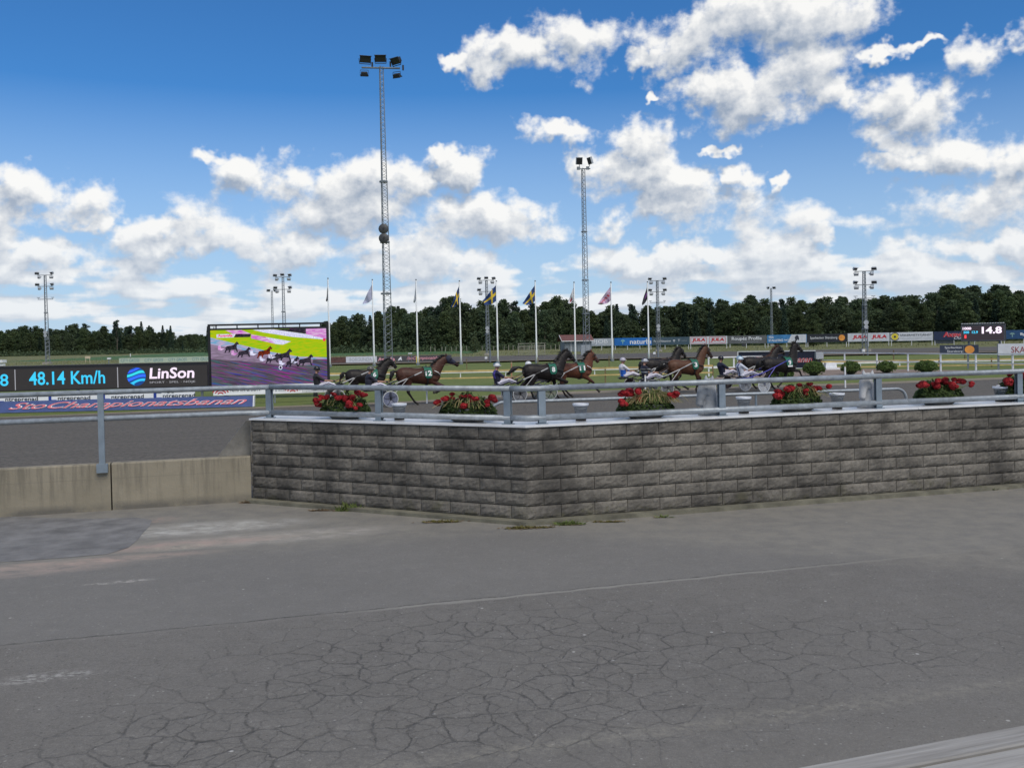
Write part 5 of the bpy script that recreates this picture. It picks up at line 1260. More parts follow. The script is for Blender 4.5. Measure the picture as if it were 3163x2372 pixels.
def planter(px, label, seed, w, hfl, nstraw, heads, top, long=.12):
    rnd = random.Random(seed); p = cope_pt(px); d = DL if px < 1629 else DR; ang = math.atan2(d.y, d.x) + (math.pi if px < 1629 else 0)
    o = thing('flower_pot', label, 'flower pot', (p.x, p.y, CT), ang, 'flower pots on the wall')
    mb = MB(); mb.lathe([(.215, 0), (.265, .03), (.30, .20), (.285, .21), (.26, .17)], 22)
    mb.v = [(x * 1.12, y * .66, z) for x, y, z in mb.v]; mb.build('bowl', BOWL, o, smooth=True)
    mb = MB(); mb.lathe([(.28, .175), (.02, .185)], 18); mb.v = [(x * 1.08, y * .62, z) for x, y, z in mb.v]; mb.build('soil', SOIL, o)
    mb = MB()
    for i in range(2600):
        u = rnd.uniform(-1, 1); v = rnd.uniform(-1, 1); rr = u * u + v * v
        if rr > 1: continue
        zt = .10 + (hfl + .05) * (1 - rr) ** .5 * (.25 + .75 * rnd.random()) + .06 * math.sin(u * 9 + seed) * (1 - rr) - .06 * max(0, abs(u) - .6)
        s = .014 + .017 * rnd.random(); c = Vector((u * w / 2, v * .24, zt)); n = Vector((rnd.gauss(0, .6) + u * .8, rnd.gauss(0, .6) + v * .6 - .2, 1)).normalized(); a = n.orthogonal().normalized(); b = n.cross(a)
        mb.quad(c - a * s, c - b * s * .9 - a * s * .5, c + a * s * .8 - b * s * .5, c + a * s, c + b * s * .9, c - a * s * .6 + b * s * .7)
    mb.build('foliage', GER, o)
    mb = MB()
    for i in range(60):
        u = rnd.uniform(-.9, .9); mb.tube([(u * .24, rnd.uniform(-.12, .12), .17), (u * w * .5, rnd.uniform(-.18, .18), .2 + hfl * .6 * rnd.random())], .004, 3)
    mb.build('stems', GBL, o)
    if nstraw:
        mb = MB(); mg = MB()
        for i in range(nstraw):
            x0 = rnd.gauss(long if abs(long) < .5 else 0, .07); y0 = rnd.uniform(-.1, .1); r = rnd.random(); t_ = mb if rnd.random() < .7 else mg
            ln = rnd.uniform(.3, .75); a = rnd.uniform(-1, 1); pts = []
            for k in range(6):
                s = k / 5; pts.append((x0 + a * ln * .75 * s, y0 - .12 * s * rnd.random() - .1 * s * s, .18 + top * (1.9 * s - 1.75 * s * s) * (1 - abs(a) * .3) * (.6 + .6 * r)))
            t_.tube(pts, [.006, .006, .0055, .005, .004, .002], 3)
        mb.build('dry_grass', STRAW, o); mg.build('green_grass', GBL, o)
    k_ = 0
    for i, (u, z, s) in enumerate(heads):
        for j in range(2 if s < 1.1 else 3):                 # blooms stand in bunches
            du, dz, dy = (0, 0, 0) if j == 0 else (rnd.uniform(-.055, .055), rnd.uniform(-.06, .02), rnd.uniform(-.05, .07))
            q = Vector((u + du, -.16 + .08 * math.sin(i * 2.1) + dy, z + dz)); ss = s * (.76 if j == 0 else rnd.uniform(.50, .68))
            f = link('flower_head', HEADS[k_ % 3], None, o, q, (rnd.uniform(-.4, .4), rnd.uniform(-.4, .4), k_)); f.scale = (ss, ss, ss * rnd.uniform(.7, .95)); k_ += 1
        st_ = MB(); st_.tube([(u * .45, -.05, .17), (u * .8, -.12, .2 + (z - .2) * .6), (u, -.15 + .08 * math.sin(i * 2.1), z - .02)], .005, 4); st_.build('stalk', GBL, o)
planter(1072, 'concrete flower pot with red geraniums in two bunches, leftmost on the wall', 1, .98, .26, 60, [(-.46, .30, 1.25), (-.43, .22, 1.2), (-.30, .37, 1.05), (-.24, .36, 1.1), (-.14, .40, .95), (.06, .35, 1.2), (.14, .36, 1.25), (.23, .35, 1.3), (.27, .28, 1.3), (.38, .43, 1.1), (.44, .40, 1.2), (.48, .25, 1.05)], .34, 0.0)
planter(1452, 'concrete flower pot with scattered red geraniums just left of the wall corner', 2, 1.0, .26, 70, [(-.45, .30, 1.3), (-.33, .36, 1.05), (-.26, .36, 1.0), (-.18, .43, .9), (-.05, .38, .95), (.06, .26, 1.15), (.08, .40, .95), (.14, .36, .95), (.28, .37, 1.0), (.43, .32, 1.0), (.48, .38, 1.35)], .44, .02)
planter(2000, 'flower pot with a thick tuft of dry straw between red geraniums', 3, .95, .25, 190, [(-.40, .40, 1.6), (-.30, .42, 1.45), (-.22, .44, 1.1), (-.46, .28, 1.2), (-.15, .30, 1.7), (.30, .36, .85), (.42, .35, 1.45)], .48, .08)
planter(2466, 'flower pot with drooping grass and red geraniums between two buckets', 4, .90, .25, 70, [(-.44, .26, 1.5), (-.39, .33, 1.35), (-.33, .38, 1.0), (-.22, .38, 1.45), (0.0, .42, .95), (.02, .34, 1.05), (.15, .43, .9), (.28, .36, 1.35), (.44, .39, 1.0)], .46, .05)
planter(2903, 'dense flower pot with red geraniums right of the second stone horse head', 5, .94, .26, 14, [(-.44, .36, 1.5), (-.36, .38, 1.0), (-.2, .42, 1.1), (-.18, .34, 1.5), (.06, .42, 1.2), (.08, .34, 1.3), (.18, .42, 1.0), (.40, .38, 1.4), (.47, .35, 1.0)], .3, .05)
planter(3148, 'flower pot half hidden behind the last rail post at the right edge', 6, .8, .30, 8, [(-.36, .36, 1.7), (-.30, .52, 1.2), (-.12, .48, 1.0), (.05, .46, 1.2), (.3, .5, 1.2)], .3, .05)

def glassy(name, col, rough, tr):
    m = bpy.data.materials.new(name); m.use_nodes = True; t = NT(m.node_tree); t.t.nodes.clear()
    b = t.n('ShaderNodeBsdfPrincipled'); o_ = t.n('ShaderNodeOutputMaterial'); b.inputs['Roughness'].default_value = rough
    pos = t.n('ShaderNodeNewGeometry').outputs['Position']; n = t.noise(pos, 24, 5, .7).outputs[0]
    t.put(b.inputs['Base Color'], t.mix(t.mr(n, .35, .65), rgb(*col), rgb(*[x * .55 for x in col])))
    x = t.n('ShaderNodeBsdfTransparent'); mx = t.n('ShaderNodeMixShader'); mx.inputs[0].default_value = tr
    t.put(mx.inputs[1], b.outputs[0]); t.put(mx.inputs[2], x.outputs[0]); t.put(o_.inputs[0], mx.outputs[0]); return m
CLEARP = glassy('clear_plastic', (.17, .20, .23), .3, .5); RIMP = mat('white_rim', (.72, .74, .78), .4, var=.05); BLKP = mat('black_plastic', (.012, .012, .013), .5)
def bucket(px, label, s=1.0, back=0.0):
    p = cope_pt(px); 
    o = thing('bucket', label, 'bucket', (p.x, p.y + back, CT), 0, 'plastic buckets on the wall')
    mb = MB(); mb.lathe([(.085, .10), (.112, .245)], 20, cap=False); mb.build('wall', CLEARP, o, smooth=True)
    mb = MB(); mb.lathe([(.080, 0), (.086, .105), (.05, .108)], 18); mb.build('black_base', BLKP, o, smooth=True)
    mb = MB(); mb.lathe([(.112, .225), (.120, .228), (.122, .262), (.110, .262), (.110, .235)], 22, cap=False); mb.build('rim', RIMP, o, smooth=True)
    mb = MB(); pts = [(.118 * math.cos(R(a_)), -.118 * abs(math.sin(R(a_))) * .98 - .008, .235 - .045 * math.sin(R(a_))) for a_ in range(0, 181, 20)]; mb.tube(pts, .003, 4); mb.build('handle', STEEL, o)
    o.scale = (s, s, s * 1.0)
bucket(1240, 'clear plastic bucket between the two left flower pots'); bucket(1800, 'clear plastic bucket right of the wall corner'); bucket(2302, 'clear plastic bucket right of the first stone horse head'); bucket(2590, 'clear plastic bucket left of the second stone horse head'); bucket(3093, 'clear plastic bucket left of the last rail post')
bucket(3124, 'clear plastic bucket standing behind another by the last rail post', 1.0, .2)

STONE = mat('carved_stone', (.40, .405, .41), .85, var=.2, scale=5, bump=.3, bscale=40); STONE2 = mat('carved_stone_dark', (.26, .275, .29), .85, var=.25, scale=5, bump=.3, bscale=40)
def bust(px, label, m, rz, mir):
    p = cope_pt(px); o = thing('horse_head_statue', label, 'statue', (p.x, p.y, CT), rz, 'stone horse heads on the wall')
    mb = MB()
    mb.tube([(0, 0, .02), (0, 0, .09), (-.02, 0, .2), (-.01, 0, .31), (.04, 0, .40), (.08, 0, .43)], [.135, .13, .105, .095, .085, .06], 12, [.8] * 6)
    mb.tube([(.03, 0, .42), (.08, 0, .40), (.125, 0, .31), (.155, 0, .21), (.165, 0, .15), (.165, 0, .125)], [.06, .083, .075, .055, .055, .035], 12, [.85, .85, .75, .75, .8, .8])
    for s in (-1, 1):
        mb.tube([(.015, s * .045, .44), (.0, s * .062, .50), (-.005, s * .066, .555)], [.03, .026, .004], 8)
        mb.ball((.10, s * .066, .375), (.030, .014, .010)); mb.ball((.168, s * .032, .16), (.016, .014, .018))
        mb.ball((.06, s * .06, .33), (.045, .02, .06))
    for i in range(9):
        t_ = i / 8; mb.ball((-.085 + .05 * t_ * t_ - .02 * math.sin(i * 2.4), .02 * math.sin(i * 3), .12 + .34 * t_), (.05, .04, .055))
    me = blend(mb, .0105, 2, .5); link('head', me, m, o)
    mb = MB(); mb.lathe([(.15, 0), (.155, .02), (.14, .05)], 20); mb.build('plinth', m, o, smooth=True)
    mm = MB()
    for i in range(14):
        t_ = i / 13; a_ = math.sin(i * 2.2) * .05
        mm.tube([(-.05 + .05 * t_, -.03, .2 + .27 * t_), (-.10 + .05 * t_, -.055, .17 + .26 * t_ + a_), (-.135 + .06 * t_, -.05, .12 + .27 * t_)], [.02, .022, .006], 6)
    mm.build('mane', m, o, smooth=True); o.scale = (1.2, 1.2, 1.13)
bust(2197, 'darker grey stone horse head bust left of the rail post', STONE2, R(208), 0); bust(2686, 'pale stone horse head bust with pricked ears', STONE, R(222), 0)

# weeds along the foot of the walls
WEED = mat('weed_green', (.09, .12, .03), .8, var=.3, scale=10); MOSS = mat('moss', (.10, .09, .025), .95, var=.3, scale=14); LITT = mat('dry_litter', (.13, .09, .05), .95, var=.3, scale=14)
def weed(x, y, label, n, r, hgt, m, fl=.35):
    p = gp(x, y); o = thing('weed', label, 'weed', (p.x, p.y, 0), 0, 'weeds along the wall foot'); rnd = random.Random(int(x)); mb = MB()
    for i in range(n):
        a_ = rnd.random() * 6.28; rr = r * rnd.random() ** .5; b0 = Vector((math.cos(a_) * rr * 1.6, math.sin(a_) * rr * fl, 0)); hh = hgt * rnd.random() * (1 - .6 * rr / r); w_ = .006 + .008 * rnd.random(); l_ = rnd.gauss(0, .04)
        mb.quad(b0 + Vector((-w_, 0, .002)), b0 + Vector((w_, 0, .002)), b0 + Vector((l_ + w_, rnd.gauss(0, .02), hh * .7 + .006)), b0 + Vector((l_ * 1.5, rnd.gauss(0, .02), hh + .008)))
    mb.build('blades', m, o); lt = MB()
    for i in range(n // 3):
        q = Vector((rnd.gauss(0, r), rnd.gauss(0, r * fl * .6), .008)); s = .012 + .012 * rnd.random(); lt.quad(q + Vector((-s, -s * .5, 0)), q + Vector((s, -s * .3, .004)), q + Vector((s * .4, s, .008)))
    lt.build('litter', LITT, o)
weed(1079, 1578, 'upright green weed with litter below the left wall face', 120, .14, .20, WEED); weed(990, 1578, 'small brown weed tuft below the left wall face', 60, .09, .05, LITT); weed(780, 1553, 'brown leaf litter in the corner of the two walls', 110, .12, .06, LITT)
weed(1365, 1613, 'low grassy tuft left of the wall corner', 150, .17, .05, MOSS); weed(1612, 1632, 'yellow green moss cushion at the wall corner', 240, .13, .045, MOSS, .5); weed(1755, 1621, 'mossy weed right of the wall corner', 170, .13, .09, WEED); weed(1660, 1630, 'thin moss strip at the foot of the corner', 160, .14, .03, MOSS, .3)
weed(2040, 1599, 'single small weed below the right wall face', 30, .06, .06, WEED); weed(3030, 1514, 'green grass tuft at the far right foot of the wall', 160, .17, .08, WEED); weed(1880, 1612, 'faint moss patch below the right wall face', 90, .15, .025, MOSS, .3)

# ================================================================ horses, sulkies and drivers
def coat(name, top, low, line=.74, soft=.16):
    m = bpy.data.materials.new(name); m.use_nodes = True; t = NT(m.node_tree); t.t.nodes.clear()
    b = t.n('ShaderNodeBsdfPrincipled'); o = t.n('ShaderNodeOutputMaterial'); b.inputs['Roughness'].default_value = .5; b.inputs['Specular IOR Level'].default_value = .28
    pos = t.n('ShaderNodeTexCoord').outputs['Object']; s = t.n('ShaderNodeSeparateXYZ'); t.put(s.inputs[0], pos)
    n = t.noise(pos, 4.5, 5, .6).outputs[0]
    c = t.mix(t.mr(n, .3, .7), rgb(*[x * .75 for x in top]), rgb(*[x * 1.3 for x in top]))
    lg = t.mr(t.m('ADD', s.outputs[2], t.m('MULTIPLY', t.m('SUBTRACT', n, .5), .12)), line - soft, line + soft, 1, 0)
    hd = t.mr(s.outputs[0], 1.02, 1.28, 0, .75)
    c = t.mix(t.m('MAXIMUM', lg, hd), c, rgb(*low)); t.put(b.inputs['Base Color'], c)
    bn = t.n('ShaderNodeBump'); bn.inputs['Strength'].default_value = .5; bn.inputs['Distance'].default_value = .05
    t.put(bn.inputs['Height'], t.noise(t.vm('MULTIPLY', pos, (1.6, 1, .8)), 5.0, 4, .6).outputs[0]); t.put(b.inputs['Normal'], bn.outputs[0]); t.put(o.inputs[0], b.outputs[0]); return m
BAY = coat('coat_bay', (.058, .022, .013), (.012, .009, .008)); BAYR = coat('coat_bright_bay', (.105, .036, .019), (.016, .011, .010)); BLK = coat('coat_black', (.014, .011, .010), (.009, .008, .008)); DKB = coat('coat_dark_bay', (.085, .036, .018), (.014, .010, .009))
HAIR = mat('horse_hair', (.008, .007, .007), .6, var=.3, scale=10); HAIRB = mat('brown_hair', (.055, .018, .010), .6, var=.3, scale=10)
LEATH = mat('black_leather', (.010, .010, .011), .45); GREEN = mat('number_green', (.004, .115, .070), .6, var=.06); NUMW = mat('number_white', (.80, .80, .80), .6, var=0)
NAVH = mat('navy_hood', (.012, .014, .035), .6); WSTR = mat('white_strap', (.70, .68, .66), .5)
def horse(label, loc, rz, number, coatm, poll, muz, legs, mane=HAIR, hood=False, strap=False, tail=(-1.0, 1.35), cloth=True, sc=1.0, plate=False):
    o = thing('horse', label, 'horse', loc, rz, 'trotting horses'); o.scale = (sc * 1.08, sc, sc)
    mb = MB()
    body = [(-.86, 1.27, .13, .12), (-.80, 1.27, .24, .20), (-.66, 1.27, .32, .27), (-.46, 1.265, .335, .30), (-.2, 1.235, .325, .30), (.08, 1.21, .335, .30), (.34, 1.195, .365, .285), (.52, 1.20, .36, .255), (.68, 1.20, .30, .22), (.82, 1.20, .22, .17), (.90, 1.20, .12, .10)]
    n = 16; vs = []
    for x, zc, rz_, ry in body:
        for j in range(n): a = 2 * math.pi * j / n; vs.append((x, ry * math.cos(a), zc + rz_ * math.sin(a)))
    fs = []
    for i in range(len(body) - 1):
        for j in range(n): a, b = i * n + j, i * n + (j + 1) % n; fs.append((a, a + n, b + n, b))
    fs.append(tuple(range(n))); fs.append(tuple((len(body) - 1) * n + j for j in range(n - 1, -1, -1))); mb.add(vs, fs)
    P, M = Vector((poll[0], 0, poll[1])), Vector((muz[0], 0, muz[1]))
    n0, n1 = Vector((.60, 0, 1.30)), Vector((.74, 0, 1.46)); mid = n1.lerp(P, .5) + Vector((-.01, 0, .03))
    mb.tube([Vector((.50, 0, 1.24)), n0, n1, mid, P - Vector((.02, 0, .06)), P + Vector((.03, 0, -.03))], [.31, .295, .255, .195, .145, .095], 14, [.72, .68, .60, .56, .60, .68])
    d = (M - P); e = d.normalized(); up = Vector((-e.z, 0, e.x))
    if up.z < 0: up = -up
    jaw = P + d * .22 - up * .05
    mb.tube([P - e * .02, P + d * .12 - up * .02, jaw + d * .06, P + d * .55 - up * .02, P + d * .8 - up * .005, M - e * .01, M + e * .015], [.085, .135, .148, .104, .080, .080, .05], 12, [.85, .75, .62, .72, .82, .8, .8])
    for s in (-1, 1):
        mb.tube([P + Vector((-.02, s * .05, .0)), P + Vector((-.03 + e.x * .02, s * .065, .10)), P + Vector((-.02 + e.x * .03, s * .06, .19))], [.036, .030, .004], 8)
    for i, L in enumerate(legs):                      # near hind, far hind, near fore, far fore
        hind = i < 2; s = -1 if i % 2 == 0 else 1; y = s * (.15 if hind else .14)
        A, B_, C_, T = [Vector((p[0], y * (1.0 if k < 2 else .85), p[1])) for k, p in enumerate(L)]
        if hind:
            hip = Vector((-.60, s * .13, 1.22))
            mb.tube([hip, A.lerp(hip, .35), A, A.lerp(B_, .5), B_, B_.lerp(C_, .12), B_.lerp(C_, .55), C_, C_.lerp(T, .55), T], [.25, .225, .165, .10, .068, .056, .042, .047, .042, .055], 10, [.62, .62, .62, .75, .75, .8, .9, .95, 1, 1])
        else:
            sh = Vector((.60, s * .14, 1.14))
            mb.tube([sh, A.lerp(sh, .4), A, A.lerp(B_, .5), B_, B_.lerp(C_, .12), B_.lerp(C_, .55), C_, C_.lerp(T, .55), T], [.22, .19, .115, .078, .060, .050, .040, .045, .042, .053], 10, [.6, .62, .8, .85, .9, .9, .9, .95, 1, 1])
    bo = link('body', blend(mb, .021, 3, .5), coatm, o)
    for i, L in enumerate(legs):
        s = -1 if i % 2 == 0 else 1; T, C_ = L[3], L[2]; h = MB(); y = s * .128 if i < 2 else s * .119
        dv = (Vector((T[0], y, T[1])) - Vector((C_[0], y, C_[1]))).normalized(); q = Vector((T[0], y, T[1]))
        h.tube([q - dv * .02, q + dv * .055], [.046, .062], 10); h.build('hoof', mat('hoof_horn', (.03, .026, .022), .6), o)
    # mane and tail as tapering locks
    rnd = random.Random(int(poll[0] * 1000)); mm = MB()
    pts = [Vector((.58, 0, 1.55)), n1 + Vector((-.06, 0, .20)), mid + Vector((-.10, 0, .13)), P + Vector((-.07, 0, .06)), P + Vector((.02, 0, .05))]
    for i in range(46):
        t_ = i / 45 * (len(pts) - 1); k = min(int(t_), len(pts) - 2); p = pts[k].lerp(pts[k + 1], t_ - k); bk = rnd.uniform(.10, .24)
        p = p + Vector((0, 0, -.06))
        mm.tube([p, p + Vector((-bk * .45, rnd.gauss(-.02, .03), .07 + rnd.random() * .03)), p + Vector((-bk, rnd.gauss(-.03, .04), .05 + rnd.gauss(0, .03)))], [.034, .026, .004], 5)
    for i in range(5): mm.tube([P + Vector((.03, 0, .04)), P + e * .10 + up * .07, P + e * .2 + up * (.03 + .02 * rnd.random()) + Vector((0, rnd.gauss(0, .03), 0))], [.025, .02, .004], 5)
    mm.build('mane', mane, o, smooth=True)
    tm = MB(); t0 = Vector((-.84, 0, 1.40)); t1 = Vector((tail[0], 0, tail[1]))
    for i in range(16):
        dy = rnd.gauss(0, .05); tm.tube([t0, t0.lerp(t1, .35) + Vector((-.06, dy * .5, .07)), t1 + Vector((rnd.gauss(0, .05), dy, rnd.gauss(0, .05))), t1 + (t1 - t0) * (.5 + .3 * rnd.random()) + Vector((0, dy * 1.6, -.22 - .1 * rnd.random()))], [.04, .045, .035, .005], 5)
    tm.build('tail', mane if mane is HAIR else HAIR, o, smooth=True)
    # harness
    hb = MB(); k = 24
    def loop(x, off, a0=0, a1=360, w=.05, zc=1.195, rz_=.365, ry=.285, m_=None):
        q = m_ or hb; steps = 22; prev = None
        for i in range(steps + 1):
            a = R(a0 + (a1 - a0) * i / steps); c = Vector((x, (ry + off) * math.cos(a), zc + (rz_ + off) * math.sin(a)))
            if prev is not None: q.quad(prev + Vector((-w / 2, 0, 0)), c + Vector((-w / 2, 0, 0)), c + Vector((w / 2, 0, 0)), prev + Vector((w / 2, 0, 0)))
            prev = c
    loop(.34, .022, w=.07); hb.tube([(.34, -.06, 1.56), (.34, 0, 1.62), (.34, .06, 1.56)], .03, 6); hb.build('girth', LEATH, o)
    if cloth:
        cm = MB(); loop(.36, .034, 78, 165, .001) if False else None
        st = 12; prev = None
        for sgn in (-1, 1):
            prev = None
            for i in range(st + 1):
                a = R(88 - 98 * i / st); c = Vector((.36, sgn * (.285 + .04) * math.cos(a), 1.195 + (.365 + .036) * math.sin(a))); wd = .155 if i < st - 1 else (.13 if i == st - 1 else .09)
                if prev is not None: cm.quad(prev[0] + Vector((-prev[1], 0, 0)), c + Vector((-wd, 0, 0)), c + Vector((wd, 0, 0)), prev[0] + Vector((prev[1], 0, 0)))
                prev = (c, wd)
        cl_ = cm.build('number_cloth', GREEN, o)
        nw = .125 * len(number) + (.02 if len(number) == 1 else .0)
        tx = text(number, nw, .22, NUMW, cl_, .36 - nw / 2, 1.22, y=-.345, bold=.03, name='number'); tx.rotation_euler = (R(-13), 0, 0)
        if plate:
            q = MB(); q.box((.36, -.352, 1.16), (.24, .012, .07)); q.build('white_tab', NUMW, cl_)
    br = MB()
    for t_, r_ in ((.30, .13), (.68, .088)):
        c = P + d * t_ - up * (.03 if t_ < .5 else .01); prev = None
        for i in range(15):
            a = 2 * math.pi * i / 14; q = c + up * math.cos(a) * (r_ + .012) + Vector((0, math.sin(a) * (r_ * .72 + .012), 0))
            if prev is not None: br.tube([prev, q], .012, 4)
            prev = q
    for s in (-1, 1): br.tube([P + Vector((0, s * .09, .02)), P + d * .4 + Vector((0, s * .09, 0)) - up * .03, P + d * .82 + Vector((0, s * .07, 0)) - up * .03], .011, 4); br.ball(P + d * .30 + up * .045 + Vector((0, s * .085, 0)), (.05, .02, .05))
    br.build('bridle', LEATH, o)
    ey = MB()
    for s in (-1, 1): ey.ball(P + d * .33 + up * .035 + Vector((0, s * .088, 0)), .018)
    ey.build('eyes', mat('eye_glint', (.10, .07, .05), .1, spec=1), o)
    if hood:
        hm_ = MB(); hm_.tube([P - e * .03, P + d * .12 - up * .02, jaw + d * .06, P + d * .55 - up * .02, P + d * .72 - up * .005], [.095, .138, .146, .102, .085], 12, [.9, .78, .66, .76, .86], cap=False); hm_.build('hood', NAVH, o, smooth=True)
    if strap:
        sm = MB(); sm.tube([(.62, -.235, 1.42), (.78, -.20, 1.34), (.90, -.10, 1.22)], .018, 5); sm.build('breast_strap', WSTR, o, smooth=True)
    bb = MB(); bb.tube([(.56, -.27, 1.30), (.80, -.20, 1.24), (.93, 0, 1.22), (.80, .20, 1.24), (.56, .27, 1.30)], .022, 5); bb.tube([(.34, -.02, 1.60), (-.2, -.02, 1.585), (-.7, -.02, 1.56), (-.86, 0, 1.44)], .012, 4); bb.build('harness_straps', LEATH, o)
    return o, P + d * .80, o

# near hind, far hind, near fore, far fore: knee/stifle, hock/knee, fetlock, toe
POSE = {'12': [[(-.41, .99), (-.43, .54), (-.17, .13), (-.06, .06)], [(-.50, .97), (-.92, .68), (-1.13, .36), (-1.24, .28)], [(.52, .98), (.98, .70), (.74, .52), (.64, .50)], [(.56, .98), (1.10, .73), (.90, .54), (.80, .50)]],
        '6': [[(-.45, .97), (-.82, .62), (-.98, .30), (-1.05, .22)], [(-.40, .97), (-.40, .52), (-.2, .14), (-.1, .06)], [(.52, .95), (.55, .52), (.50, .15), (.58, .06)], [(.55, .95), (.95, .72), (.75, .48), (.68, .42)]],
        '8': [[(-.44, .97), (-.60, .52), (-.48, .14), (-.38, .06)], [(-.42, .97), (-.88, .64), (-1.1, .38), (-1.2, .34)], [(.54, .96), (1.06, .74), (.80, .62), (.70, .64)], [(.52, .95), (.62, .50), (.66, .15), (.75, .06)]],
        '11': [[(-.44, .97), (-.56, .50), (-.36, .14), (-.25, .06)], [(-.38, .97), (-.42, .53), (-.06, .14), (.05, .07)], [(.54, .96), (.92, .66), (1.08, .34), (1.18, .26)], [(.55, .95), (.95, .75), (.75, .55), (.66, .5)]],
        '3': [[(-.42, .96), (-.74, .60), (-.50, .28), (-.38, .22)], [(-.34, .97), (-.36, .56), (.06, .28), (.18, .22)], [(.50, .94), (.58, .50), (.46, .18), (.50, .09)], [(.54, .95), (.86, .68), (.74, .40), (.68, .34)]],
        '0': [[(-.44, .97), (-.56, .50), (-.36, .14), (-.25, .06)], [(-.42, .97), (-.88, .64), (-1.1, .38), (-1.2, .34)], [(.54, .96), (.98, .72), (.80, .50), (.70, .46)], [(.52, .95), (.60, .50), (.62, .15), (.72, .06)]],
        '9': [[(-.48, .97), (-.86, .62), (-1.02, .30), (-1.1, .22)], [(-.40, .97), (-.44, .54), (-.2, .15), (-.1, .07)], [(.56, .97), (1.00, .90), (1.13, .62), (1.18, .53)], [(.50, .95), (.40, .58), (.16, .30), (.06, .22)]]}

GOLDP = mat('pale_peak', (.62, .58, .42), .5); SKIN = mat('skin', (.36, .20, .14), .55, var=.08, scale=12); WTR = mat('white_breeches', (.62, .60, .68), .7, var=.06, scale=6); BOOT = mat('black_boot', (.012, .012, .013), .4); GLV = mat('dark_glove', (.03, .03, .032), .7)
def jacket_mat(name, rules, base):
    """Racing silks: sewn colour fields over the jacket's own height (z) and width (y)."""
    m = bpy.data.materials.new(name); m.use_nodes = True; t = NT(m.node_tree); t.t.nodes.clear()
    b = t.n('ShaderNodeBsdfPrincipled'); o = t.n('ShaderNodeOutputMaterial'); b.inputs['Roughness'].default_value = .6
    s = t.n('ShaderNodeSeparateXYZ'); t.put(s.inputs[0], t.n('ShaderNodeTexCoord').outputs['Object']); c = rgb(*base)
    for ax, lo, hi, col in rules:
        v = s.outputs[ax]; f = t.m('MULTIPLY', t.m('GREATER_THAN', v, lo), t.m('LESS_THAN', v, hi)); c = t.mix(f, c, rgb(*col))
    t.put(b.inputs['Base Color'], c); t.put(o.inputs[0], b.outputs[0]); return m
